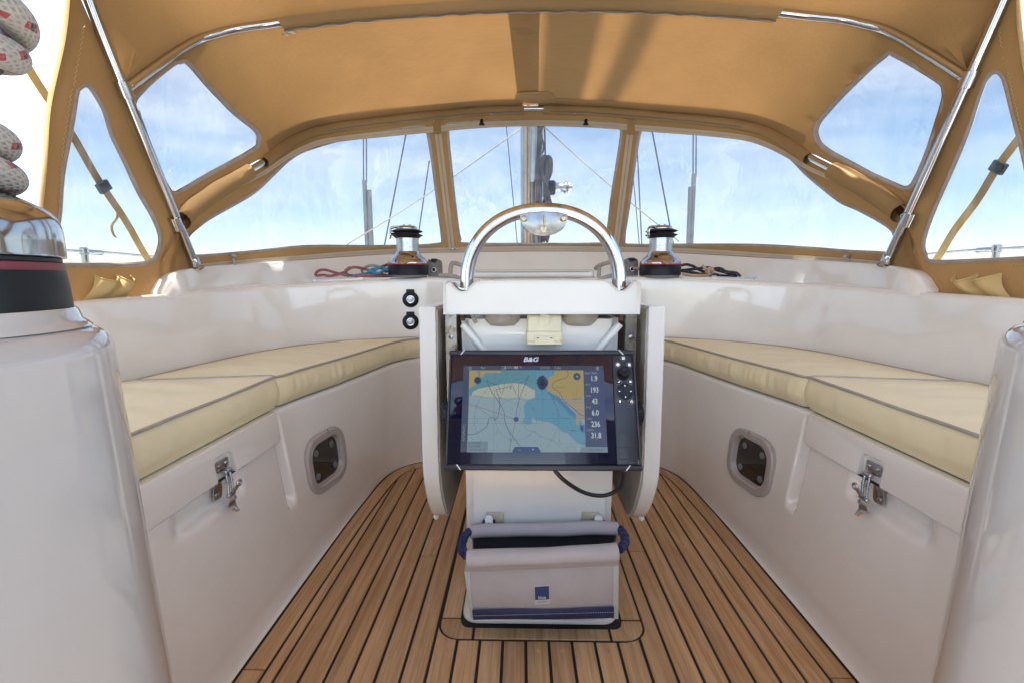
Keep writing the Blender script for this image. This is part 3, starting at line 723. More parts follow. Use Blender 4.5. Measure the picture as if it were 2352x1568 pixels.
# ================================================================== THE SPRAYHOOD
hood = thing('sprayhood', (0, 2.4, .93), 'tan canvas sprayhood with clear windows on a stainless steel bow frame', 'sprayhood')
PF0, PM0 = Vector((1.1, 1.407, .953)), Vector((1.1, 1.27, 1.285))
nF = Vector((1, 0, 0)).cross(Vector((0, 2.4, 1.616))-Vector((0, PF0.y, PF0.z))).normalized()
nM = Vector((1, 0, 0)).cross(Vector((0, 1.72, 1.724))-Vector((0, PM0.y, PM0.z))).normalized()
def bow(trace, p0, n, xc=None):
    P = [atplane(x, y, p0, n) for x, y in trace]; k = 1.1/abs(P[0].x)
    half = []
    for i, p in enumerate(P): half.append(Vector((abs(p.x) if i < len(P)-1 else 0, p.y, p.z)))
    half[0] = p0.copy(); return crom(mirror([tuple(p) for p in half]), 8)
FB = bow([(403, 517), (429, 484), (500, 434), (572, 392), (600, 375), (640, 343), (680, 318), (730, 299), (830, 283), (1000, 264), (1100, 255), (1243, 250)], PF0, nF)
MB_ = bow([(293, 198), (313, 186), (361, 151), (410, 117), (459, 90), (488, 81), (537, 68), (612, 57), (700, 44), (860, 27), (1050, 14), (1243, 8)], PM0, nM)
AB = crom(mirror([(1.1, 1.27, 1.285), (1.1, 1.20, 1.45), (1.085, 1.135, 1.6), (.99, 1.07, 1.74), (.82, 1.03, 1.82), (.4, 1.0, 1.87), (0, .99, 1.885)]), 10)
TR = .0125
UPV = Vector((0, 0, 1))
def lift(C, d): return [p+UPV*d for p in C]
wcur = [p for p in wh if p.y >= 1.37]
WB = full(woff(wcur, .008, lambda p, i: p.z-.002))
roofMF = Loft(lift(MB_, .016), lift(FB, .018), .012)
roofAM = Loft(lift(AB, .016), lift(MB_, .016), .006)
wind = Loft([p+Vector((0, .012, 0)) for p in lift(FB, .012)], WB, 0)
def loft_panel(name, L, holes_px, m, step, parent=hood, outer=None):
    holes = [[L.uv(x, y) for x, y in h] for h in holes_px]
    if outer is None:
        k, q = 120, 16
        outer = [(i/k, 0) for i in range(k)]+[(1, j/q) for j in range(q)]+[(1-i/k, 1) for i in range(k)]+[(0, 1-j/q) for j in range(q)]
    v, f = cdt(outer, holes, step); P = [L.at(p.x, p.y) for p in v]
    wr = [P[i]+L.nrm(v[i].x, v[i].y)*(.0050*noise.noise(P[i]*4.0)+.0028*noise.noise(Vector((P[i].x*9, P[i].y*16, P[i].z*9))) if 0.02 < v[i].y < .98 else 0) for i in range(len(P))]
    return mk(name, wr, f, m, parent)
def pane(L, poly, parent, off=-.003):
    h = [L.uv(x, y) for x, y in pxoff(poly, 3)]
    v, f = cdt(h, [], (.012, .06)); pts = [L.at(p.x, p.y)+L.nrm(p.x, p.y)*(off+.004*noise.noise(L.at(p.x, p.y)*5)) for p in v]
    return mk('window_pane', pts, f, VINYL, parent)
def hem(L, poly, w, parent, off=.004, m=None):
    a = [L.uv(x, y) for x, y in poly]; b_ = [L.uv(x, y) for x, y in pxoff(poly, w)]; md = [L.uv(x, y) for x, y in pxoff(poly, w*.5)]
    A = [L.at(*p)+L.nrm(*p)*(off*.3) for p in a]; B = [L.at(*p)+L.nrm(*p)*(off*.4) for p in b_]; Md = [L.at(*p)+L.nrm(*p)*(off+.0012*math.sin(i*1.7)) for i, p in enumerate(md)]
    n = len(A); v = A+Md+B; f = [(i, (i+1) % n, n+(i+1) % n, n+i) for i in range(n)]+[(n+i, n+(i+1) % n, 2*n+(i+1) % n, 2*n+i) for i in range(n)]
    return mk('window_hem', v, f, m or TRIM, parent)
# windows, surveyed on the cloth
SIDE_L = smooth2([(415, 149), (432, 152), (488, 215), (537, 266), (582, 303), (587, 325), (576, 341), (488, 391), (415, 432), (398, 439), (386, 425), (342, 332), (314, 256), (313, 236), (323, 220), (361, 184), (402, 152)], 4)
SIDE_R = smooth2([(2035, 134), (2053, 133), (2148, 188), (2164, 210), (2160, 244), (2130, 337), (2097, 413), (2081, 427), (2057, 420), (1984, 386), (1901, 339), (1881, 313), (1884, 288), (1910, 254), (1974, 188)], 4)
FR_L = smooth2([(447, 530), (486, 503), (543, 471), (589, 443), (629, 405), (658, 377), (686, 357), (715, 345), (772, 328), (830, 316), (887, 306), (960, 294), (974, 297), (981, 319), (991, 382), (1001, 460), (1012, 545), (1004, 558), (930, 562), (841, 563), (704, 563), (601, 573), (486, 583), (445, 584), (430, 572), (430, 550)], 3)
FR_C = smooth2([(1032, 300), (1043, 286), (1195, 282), (1300, 282), (1410, 286), (1423, 298), (1421, 331), (1404, 438), (1390, 548), (1378, 557), (1230, 558), (1075, 557), (1060, 548), (1052, 500), (1041, 401)], 4)
FR_R = smooth2([(1474, 304), (1488, 295), (1588, 305), (1662, 315), (1742, 331), (1782, 346), (1814, 367), (1848, 402), (1888, 436), (1928, 466), (1968, 484), (2021, 513), (2048, 534), (2052, 560), (2045, 578), (2021, 577), (1954, 574), (1848, 566), (1726, 560), (1556, 560), (1452, 560), (1437, 550), (1447, 479), (1463, 364)], 3)
loft_panel('roof_panel', roofMF, [SIDE_L, SIDE_R], CANVAS, (.010, .045))
loft_panel('roof_panel', roofAM, [], CANVAS, (.02, .09))
loft_panel('windscreen_panel', wind, [FR_L, FR_C, FR_R], CANVAS, (.010, .05))
for L_, poly, w in ((roofMF, SIDE_L, 11), (roofMF, SIDE_R, 11), (wind, FR_L, 7), (wind, FR_C, 6), (wind, FR_R, 7)):
    pn = pane(L_, poly, hood); hem(L_, poly, w, pn)
# side curtains abaft the main bow, each with a tall three-cornered window
def side_curtain(sx, outer, win, pocket_top, pocket_bot, edge):
    X0 = sx*1.118
    def S(x, y, d=0):
        p = atx(x, y, X0); p.x = X0-sx*d+sx*.012*noise.noise(p*3.0)+sx*.004*noise.noise(Vector((0, p.y*16, p.z*7))); return p
    v, f = cdt(outer, [win], (14, 14))
    o_ = mk('side_panel', [S(p.x, p.y) for p in v], f, CANVAS, hood)
    v, f = cdt(pxoff(win, 3), [], (16, 16)); pn = mk('window_pane', [S(p.x, p.y, -.004) for p in v], f, VINYL, hood)
    a, b_ = win, pxoff(win, 10); n = len(a); md = pxoff(win, 5)
    vv = [S(*p, .001) for p in a]+[S(p[0], p[1], .005+.001*math.sin(i)) for i, p in enumerate(md)]+[S(*p, .001) for p in b_]
    mk('window_hem', vv, [(i, (i+1) % n, n+(i+1) % n, n+i) for i in range(n)]+[(n+i, n+(i+1) % n, 2*n+(i+1) % n, 2*n+i) for i in range(n)], TRIM, pn)
    # rolled hem along the free edge
    E = crom([S(x, y, .003) for x, y in edge], 6)
    tube('edge_hem', [p for p in E], .006, CANVAS2, hood, 8, sq=.5)
    # pockets
    T_ = crom([S(x, y, d) for x, y, d in pocket_top], 6); B_ = crom([S(x, y, .004) for x, y in pocket_bot], 6)
    k = len(T_); B_ = resample(B_, k)
    rws = [[T_[i].lerp(B_[i], q/6)+Vector((-sx*.012*math.sin(math.pi*q/6), 0, 0)) for i in range(k)] for q in range(7)]
    pk = grid('pocket', rws, POCKETM, hood); tube('pocket_hem', [p+Vector((-sx*.001, 0, .001)) for p in T_], .0022, POCKETM, pk, 6)
    return S
TRI_L = smooth2([(187, 208), (197, 202), (207, 210), (234, 254), (254, 313), (288, 381), (317, 449), (342, 498), (358, 542), (355, 574), (340, 597), (293, 603), (215, 604), (150, 604), (120, 602), (122, 580), (139, 488), (151, 405), (168, 313), (181, 222)], 3)
TRI_R = smooth2([(2280, 180), (2294, 171), (2307, 184), (2321, 244), (2333, 293), (2350, 376), (2365, 470), (2378, 575), (2370, 588), (2350, 589), (2250, 594), (2145, 597), (2129, 585), (2125, 552), (2155, 469), (2208, 352), (2238, 283), (2267, 205)], 3)
SL = side_curtain(-1, [(150, -60), (146, 0), (137, 98), (112, 245), (98, 367), (88, 454), (60, 725), (330, 700), (362, 668), (370, 600), (388, 560), (406, 515), (278, 215), (182, 0), (160, -60)], TRI_L,
    [(209, 634, .003), (216, 642, .018), (236, 647, .034), (253, 640, .018), (259, 633, .005), (268, 645, .028), (282, 647, .03), (293, 634, .003)], [(178, 694), (200, 692), (236, 688), (250, 686), (285, 683)], [(148, -40), (146, 0), (137, 98), (112, 245), (98, 367), (88, 454), (64, 690)])
SR = side_curtain(1, [(2310, -60), (2272, 0), (2205, 175), (2074, 505), (2093, 560), (2108, 600), (2116, 668), (2145, 690), (2430, 715), (2405, 454), (2392, 367), (2375, 245), (2357, 98), (2352, 0), (2348, -60)], TRI_R,
    [(2199, 632, .003), (2208, 644, .025), (2227, 647, .034), (2243, 638, .014), (2251, 632, .005), (2259, 646, .03), (2280, 641, .032), (2302, 630, .003)], [(2226, 681), (2250, 684), (2268, 686), (2300, 689), (2330, 692)], [(2350, -40), (2352, 0), (2357, 98), (2375, 245), (2392, 367), (2405, 454), (2425, 690)])
for sx, q in ((-1, [(384, 556), (404, 512), (420, 540), (434, 575), (452, 614), (420, 622), (386, 630), (366, 655), (368, 604)]), (1, [(2098, 556), (2078, 502), (2062, 536), (2048, 575), (2018, 614), (2060, 624), (2092, 632), (2116, 660), (2110, 604)])):
    v, f = cdt(q, [], (9, 9)); mk('corner_panel', [atx(p.x, p.y, sx*(1.112+.004*noise.noise(Vector((p.x*.08, p.y*.02, 0))))) for p in v], f, CANVAS, hood)
def zigzag(S, a, b_, n, amp):
    pts = []
    for i in range(n+1):
        t = i/n; x = a[0]+(b_[0]-a[0])*t; y = a[1]+(b_[1]-a[1])*t; dx, dy = b_[0]-a[0], b_[1]-a[1]; l = math.hypot(dx, dy); s_ = amp if i % 2 else -amp
        pts.append(S(x-dy/l*s_, y+dx/l*s_, .0015))
    tube('stitching', pts, .0006, THREAD, hood, 5)
zigzag(SL, (185, 60), (168, 200), 22, 2.2); zigzag(SL, (164, 205), (132, 470), 44, 2.2); zigzag(SL, (165, 614), (200, 612), 12, 2.2)
zigzag(SR, (2292, 10), (2311, 110), 18, 2.2); zigzag(SR, (2314, 130), (2352, 300), 34, 2.2); zigzag(SR, (2320, 609), (2420, 606), 26, 2.2)
# bows
def curve_s(C, px_x):      # index on a bow where its image x is nearest
    best = min(range(len(C)), key=lambda i: abs(PCX+FPX*(C[i]-CAM).dot(CR)/(C[i]-CAM).dot(CF)-px_x)); return best
def bowtube(name, pts): return tube(name, pts, TR, STEEL, hood, 20)
bowtube('frame_bow', resample(MB_, 160)); bowtube('frame_bow', resample(FB, 160))
main = [(-1.1, 1.475, .823)]+[tuple(p) for p in AB]+[(1.1, 1.475, .823)]
bowtube('frame_bow', crom(main, 3))
for sx in (-1, 1):
    ax = Vector((sx*1.1, 1.27, 1.285))-Vector((sx*1.1, 1.475, .823)); ax.normalize()
    for p in ((sx*1.1, 1.27, 1.285), (sx*1.1, 1.407, .953)):
        c = lathe('bow_clamp', [(.0135, -.020), (.0172, -.019), (.0172, .019), (.0135, .020)], p, STEEL, hood, 24, axis=ax)
        q = Vector(p); C_ = MB_ if p[2] > 1.1 else FB
        d = (C_[3]-C_[0] if sx < 0 else C_[-4]-C_[-1]).normalized()
        rbox('clamp_jaw', q+d*.022, (.010, .030, .018), STEEL, c, .003, 2, Vector((0, 1, 0)).rotation_difference(d).to_matrix())
        lathe('clamp_bolt', [(.006, -.012), (.0065, .010), (.004, .013)], q+d*.024, STEEL, c, 12, axis=(1, 0, 0))
        lathe('bow_eye', [(.0095, 0), (.0105, .004), (.0105, .03), (.0125, .034), (.0125, .05)], q+d*.03, STEEL, c, 16, axis=d)
    lathe('bow_foot', [(.021, -.004), (.021, .002), (.0155, .006), (.015, .030), (.0132, .033)], (sx*1.1, 1.477, .824), STEEL, hood, 24, axis=ax)
# cloth sleeves and zipped flaps over the bows
def sleeve(C, i0, i1, r, m, drop=.004, name='bow_sleeve', flat=1.0, wr=.004):
    P = resample([C[i]+Vector((0, 0, -drop)) for i in range(i0, i1+1)], 60)
    o_ = tube(name, P, r, m, hood, 14, caps=False, sq=flat)
    for v in o_.data.vertices: v.co += Vector((0, 0, 1))*(wr*noise.noise(v.co*9)) + Vector((0, 1, 0))*(wr*noise.noise(v.co*7+Vector((5, 1, 2))))
    return o_
for C, a, b_, r in ((FB, 412, 572, .030), (FB, 1910, 2074, .030), (FB, 604, 1204, .021), (FB, 1254, 1862, .021)):
    sleeve(C, curve_s(C, a), curve_s(C, b_), r, CANVAS2)
def band(L, t0, t1, s0, s1, m, name, off=.005, n=160, wob=0.0, parent=hood):
    A, B = [], []
    for i in range(n+1):
        s = s0+(s1-s0)*i/n; A.append(L.at(s, t0)+L.nrm(s, t0)*off); w = wob*noise.noise(Vector((s*30, 3, t0*9))); B.append(L.at(s, t1+w)+L.nrm(s, t1+w)*off*1.3)
    return ribbon(name, A, B, m, parent)
band(roofMF, .90, 1.0, .15, .49, CANVAS2, 'hem_band', .004, wob=.0); band(roofMF, .90, 1.0, .51, .85, CANVAS2, 'hem_band', .004)
band(wind, .085, .125, .02, .98, ZIPT, 'zip_tape', .010)
band(wind, .955, .992, .03, .97, ZIPT, 'zip_tape', .006)
# dark wavy zip runs
def ziprun(L, t, s0, s1, name='zip', r=.0028, off=.008, amp=.004, n=220, m=None):
    P = [L.at(s0+(s1-s0)*i/n, t+amp*noise.noise(Vector((i*.12, t*7, 1))))+L.nrm(s0+(s1-s0)*i/n, t)*off for i in range(n+1)]
    return tube(name, P, r, m or ZIPD, hood, 6)
for a, b_ in ((606, 1202), (1256, 1860)):
    Q = resample(FB[curve_s(FB, a):curve_s(FB, b_)+1], 140)
    tube('zip', [p+Vector((0, -.017, -.019+.004*noise.noise(Vector((i*.13, 2, a))))) for i, p in enumerate(Q)], .0030, ZIPD, hood, 6)
ziprun(wind, .105, .03, .97, r=.0012, off=.0115, amp=.0, m=PIPING); ziprun(wind, .974, .03, .97, r=.0012, off=.0075, amp=.0, m=PIPING)
# big zipped flap round the middle bow
i0, i1 = curve_s(MB_, 652), curve_s(MB_, 1787)
P = resample(MB_[i0:i1+1], 90); fw_ = Vector((0, .82, -.12)); low = []; up_ = []; midl = []
for k, p in enumerate(P):
    wv = .0025*math.sin(k*1.1)
    low.append(p+Vector((0, .030, -.014+.001*math.sin(k*.7)))); midl.append(p+Vector((0, .006, -.022+wv*.4))); up_.append(p+Vector((0, -.045, -.010)))
fl = grid('zip_flap', [low, [a.lerp(b_, .5)+Vector((0, 0, -.004)) for a, b_ in zip(low, midl)], midl, [a.lerp(b_, .5)+Vector((0, 0, -.003)) for a, b_ in zip(midl, up_)], up_], CANVAS2, hood)
zp = resample(crom(midl, 4), 300)
tube('zip', [p+Vector((0, -.004+.0022*math.sin(i*.42), -.004)) for i, p in enumerate(zp)], .0028, ZIPD, fl, 6)
tube('zip', [p+Vector((0, .0005+.0022*math.sin(i*.42), -.0042)) for i, p in enumerate(zp)], .0016, ZIPT, fl, 6)
rbox('zip_slider', zp[4]+Vector((-.004, .002, -.010)), (.030, .012, .006), ZIPM, fl, .002, 2); rbox('zip_slider', zp[2]+Vector((-.016, .010, -.012)), (.020, .007, .004), ZIPM, fl, .0015, 2)
# vertical zips between the panes
for (a, b_, c_, d_) in (((994, 277), (1010, 277), (1031, 574), (1045, 574)), ((1443, 278), (1459, 278), (1407, 574), (1420, 574))):
    A, B, Mi = [], [], []
    for i in range(25):
        t = i/24; q = (a[0]+(c_[0]-a[0])*t, a[1]+(c_[1]-a[1])*t); w = (b_[0]+(d_[0]-b_[0])*t, b_[1]+(d_[1]-b_[1])*t)
        ua, ub = wind.uv(*q), wind.uv(*w); um = wind.uv((q[0]+w[0])/2, (q[1]+w[1])/2)
        A.append(wind.at(*ua)+wind.nrm(*ua)*.007); B.append(wind.at(*ub)+wind.nrm(*ub)*.007); Mi.append(wind.at(*um)+wind.nrm(*um)*.0085)
    rb = ribbon('zip_tape', A, B, ZIPT, hood); tube('zip', Mi, .0022, PIPING, rb, 6)
    top = Mi[0]; rbox('zip_cover', Mi[1]+Vector((0, -.004, -.004)), (.036, .006, .07), CANVAS2, rb, .002, 1)
    rbox('zip_slider', Mi[-1]+Vector((0, -.006, .006)), (.022, .008, .012), ZIPM, rb, .002, 2); rbox('zip_slider', Mi[-1]+Vector((.026 if a[0] < 1200 else -.02, -.006, .006)), (.012, .008, .010), ZIPM, rb, .002, 2)
for px, py in ((527, 600), (1953, 601)):
    loc = atplane(px, py, Vector((0, 1.62 if px < 1000 else 1.62, 0)), Vector((0, 1, 0)))
    u = wind.uv(px, py-12); p = wind.at(*u)+wind.nrm(*u)*.012
    rbox('zip_slider', p, (.024, .012, .012), ZIPM, hood, .003, 2); rbox('zip_slider', p+Vector((.006, -.006, -.022)), (.010, .006, .028), ZIPM, hood, .002, 2)
# reinforcing strip and handle patch on the roof
def roofpatch(name, poly, m, off):
    h = [roofMF.uv(x, y) for x, y in poly]; v, f = cdt(h, [], (.01, .08)); return mk(name, [roofMF.at(p.x, p.y)+roofMF.nrm(p.x, p.y)*off for p in v], f, m, hood)
roofpatch('roof_strip', [(1166, 24), (1240, 24), (1238, 100), (1237, 216), (1188, 216), (1176, 110)], CANVAS3, -.004)
roofpatch('roof_patch', [(1182, 232), (1183, 218), (1192, 211), (1225, 209), (1262, 211), (1273, 219), (1274, 233), (1225, 236)], CANVAS2, .004)
# clips and hooks under the front bow
for px, py, sg in ((1118, 262, -1), (1332, 259, 1)):
    u = wind.uv(px, py); p = wind.at(*u)+wind.nrm(*u)*.02
    rbox('strap_clip', p, (.060, .008, .016), ZIPM, hood, .003, 2); rbox('strap_tongue', p+Vector((sg*.012, -.007, 0)), (.040, .006, .007), GREYP, hood, .002, 2)
for px, py in ((1106, 287), (1346, 287)):
    u = wind.uv(px, py-4); p = wind.at(*u)+wind.nrm(*u)*.012
    lathe('snap_hook', [(.012, -.012), (.014, -.008), (.008, -.002), (.008, .012), (.006, .016)], p, BLACKP, hood, 16)

# ---- zipped extension of the hood, unseen aft over the camera, sized to shade the pods
def sub(C, a, b_): n = len(C); return C[int(a*n):int(b_*n)]
aft = crom(mirror([(1.24, -.16, 1.50), (1.14, -.16, 1.63), (.85, -.16, 1.74), (.4, -.16, 1.79), (0, -.16, 1.80)]), 8)
bim = Loft(lift(sub(AB, .125, .875), .016), aft, .02)
bt = hood
loft_panel('unseen_shade_cloth', bim, [], CANVAS, (.03, .06), bt)
tube('unseen_shade_bow', [p-UPV*.014 for p in aft]+[], TR, STEEL, bt, 14)
for sx in (-1, 1): tube('unseen_shade_leg', [(sx*1.24, -.16, 1.49), (sx*1.22, .0, .705)], TR, STEEL, bt, 14)
# ---- webbing straps outboard of the side curtains
for sx, a, b_, lab in ((-1, (40, 112), (352, 612), 'tan webbing strap running down outside the left side window'), (1, (2385, 250), (2138, 612), 'tan webbing strap running down outside the right side window')):
    A, B = atx(*a, sx*1.3), atx(*b_, sx*1.3); d = (B-A).normalized(); w = Vector((1, 0, 0)).cross(d)*.013
    st = thing('tension_strap', B, lab, 'strap')
    n = 30; rows_ = [[A.lerp(B, i/n)+w*q+Vector((sx*.003*math.sin(i*.5), 0, 0)) for i in range(n+1)] for q in (-1, 1)]
    rows2 = [[p+Vector((sx*.0016, 0, 0)) for p in r_] for r_ in rows_]
    grid('webbing', [rows_[0], rows_[1], rows2[1], rows2[0], rows_[0]], STRAPM, st, sharp=20)
    mid = A.lerp(B, .56 if sx < 0 else .32)
    rbox('buckle', mid, (.012, .044, .030), BLACKP, st, .003, 2, Vector((0, 0, 1)).rotation_difference(-d).to_matrix())
    if sx < 0:
        q = A.lerp(B, .66); tl = crom([q, q+Vector((0, .002, -.03)), q+Vector((0, -.022, -.06)), q+Vector((0, -.02, -.085)), q+Vector((0, -.012, -.095))], 6)
        ribbon('strap_tail', [p+Vector((0, -.006, 0)) for p in tl], [p+Vector((-.004, .008, 0)) for p in tl], STRAPM, st)

# ================================================================== CUSHIONS
def cushion(label, outl, zb, zt, seed, front):
    """outl: closed plan outline (x, y)."""
    n = len(outl); c = Vector((sum(p[0] for p in outl)/n, sum(p[1] for p in outl)/n, 0))
    t = thing('seat_cushion', (c.x, c.y, zb), label, 'cushion', 'cream vinyl cushions on the cockpit seats')
    L = len(outl); nr_ = []
    A = sum(outl[i][0]*outl[(i+1) % L][1]-outl[(i+1) % L][0]*outl[i][1] for i in range(L)); sg = 1 if A > 0 else -1
    for i in range(L):
        a, b_ = outl[i-1], outl[(i+1) % L]; d = Vector((b_[0]-a[0], b_[1]-a[1], 0)).normalized(); nr_.append(Vector((d.y, -d.x, 0))*sg)
    so_ = Vector((seed*3.1, seed*1.7, seed))
    def ring(z, off):
        out = []
        for i in range(L):
            p = Vector((outl[i][0], outl[i][1], z)); k = 1-abs(2*(z-zb)/(zt-zb)-1)
            crease = .0060*k*noise.noise(Vector((p.x*9, p.y*26, z*12))+so_)+.0042*k*noise.noise(Vector((p.x*5, p.y*60, 0))+so_)
            out.append(p+nr_[i]*(off+crease))
        return out
    H = zt-zb; rws = [ring(zb, -.012), ring(zb+.004, -.003), ring(zb+.012, .0)]
    for q in (.25, .4, .55, .7, .85): rws.append(ring(zb+H*q, .010*math.sin(math.pi*q)))
    rws += [ring(zt-.006, .0005), ring(zt-.002, -.002)]
    verts = [p for r_ in rws for p in r_]; faces = [(i*L+k, i*L+(k+1) % L, (i+1)*L+(k+1) % L, (i+1)*L+k) for i in range(len(rws)-1) for k in range(L)]
    inner = [(outl[i][0]-nr_[i].x*.003, outl[i][1]-nr_[i].y*.003) for i in range(L)]
    v, f = cdt(inner, [], (.018, .018)); b0 = len(verts)
    top = rws[-1]
    for p in v:
        d = min(math.hypot(p.x-q[0], p.y-q[1]) for q in inner); w = smst(0, .05, d)
        z = zt-.002+.013*smst(-.01, .12, d)+w*(.0050*noise.noise(Vector((p.x*6, p.y*22, 1))+so_)+.0032*noise.noise(Vector((p.x*13, p.y*44, 4))+so_))
        verts.append(Vector((p.x, p.y, z)))
    faces += [tuple(b0+i for i in q) for q in f]
    for i in range(L):     # stitch side to top: cdt keeps boundary order for the first L points
        faces.append(((len(rws)-1)*L+i, (len(rws)-1)*L+(i+1) % L, b0+(i+1) % L, b0+i))
    bd = mk('cushion_body', verts, faces, VINYLC, t, True); bd.data.update()
    bm = bmesh.new(); bm.from_mesh(bd.data); bmesh.ops.remove_doubles(bm, verts=bm.verts, dist=.0004); bmesh.ops.recalc_face_normals(bm, faces=bm.faces); bm.to_mesh(bd.data); bm.free()
    tube('piping', [Vector((outl[i][0]+nr_[i].x*.0015, outl[i][1]+nr_[i].y*.0015, zt-.002+.0012*noise.noise(Vector((outl[i][0]*8, outl[i][1]*8, seed))))) for i in range(L)]+[Vector((outl[0][0]+nr_[0].x*.0015, outl[0][1]+nr_[0].y*.0015, zt-.002))], .0034, PIPING, t, 8)
    return t
def densify(poly, step=.012):
    out = []
    for i in range(len(poly)):
        a, b_ = poly[i], poly[(i+1) % len(poly)]; d = math.hypot(b_[0]-a[0], b_[1]-a[1]); n = max(1, int(d/step))
        out += [(a[0]+(b_[0]-a[0])*k/n, a[1]+(b_[1]-a[1])*k/n) for k in range(n)]
    return out
def roundpoly(poly, r, n=5):
    out = []
    for i in range(len(poly)):
        p0, p, p2 = Vector((*poly[i-1], 0)), Vector((*poly[i], 0)), Vector((*poly[(i+1) % len(poly)], 0))
        a = (p0-p); b_ = (p2-p); d = min(r, a.length*.45, b_.length*.45)
        A, B = p+a.normalized()*d, p+b_.normalized()*d
        for k in range(n+1):
            t = k/n; q = A*(1-t)**2+p*2*t*(1-t)+B*t*t; out.append((q.x, q.y))
    return out
ef = [p for p in fine(SEAT, 10)]; bf = [p for p in fine(COAMB, 10)]
def yx(C, y): # x on a half curve at given y
    for a, b_ in zip(C[:-1], C[1:]):
        if a.y <= y <= b_.y: return a.x+(b_.x-a.x)*(y-a.y)/max(1e-6, b_.y-a.y)
    return C[0].x
for sx in (-1, 1):
    nm = 'left' if sx < 0 else 'right'
    near = [(.683, .30), (.683, 1.150), (yx(bf, 1.09)-.012, 1.088), (yx(bf, .5)-.012, .30)]
    near = densify(roundpoly(near, .025))
    cushion('near cream vinyl cushion on the %s seat, lying over the latched locker' % nm, [(sx*x, y) for x, y in near], .4525, .540, 3+sx, True)
    fr = [(p.x-.004, p.y) for p in ef if 1.165 < p.y < 1.90 and p.x > .47]; bk = [(p.x-.010, p.y-.008) for p in bf if 1.11 < p.y < 1.935 and p.x > .52]
    far = [(.686, 1.158)]+fr+[(.50, 1.925)]+list(reversed(bk))+[(yx(bf, 1.1)-.012, 1.097)]
    far = densify(roundpoly(far, .012, 3))
    cushion('far cream vinyl cushion on the %s seat, curving round to the bulkhead' % nm, [(sx*x, y) for x, y in far], .4525, .536, 8+sx, True)

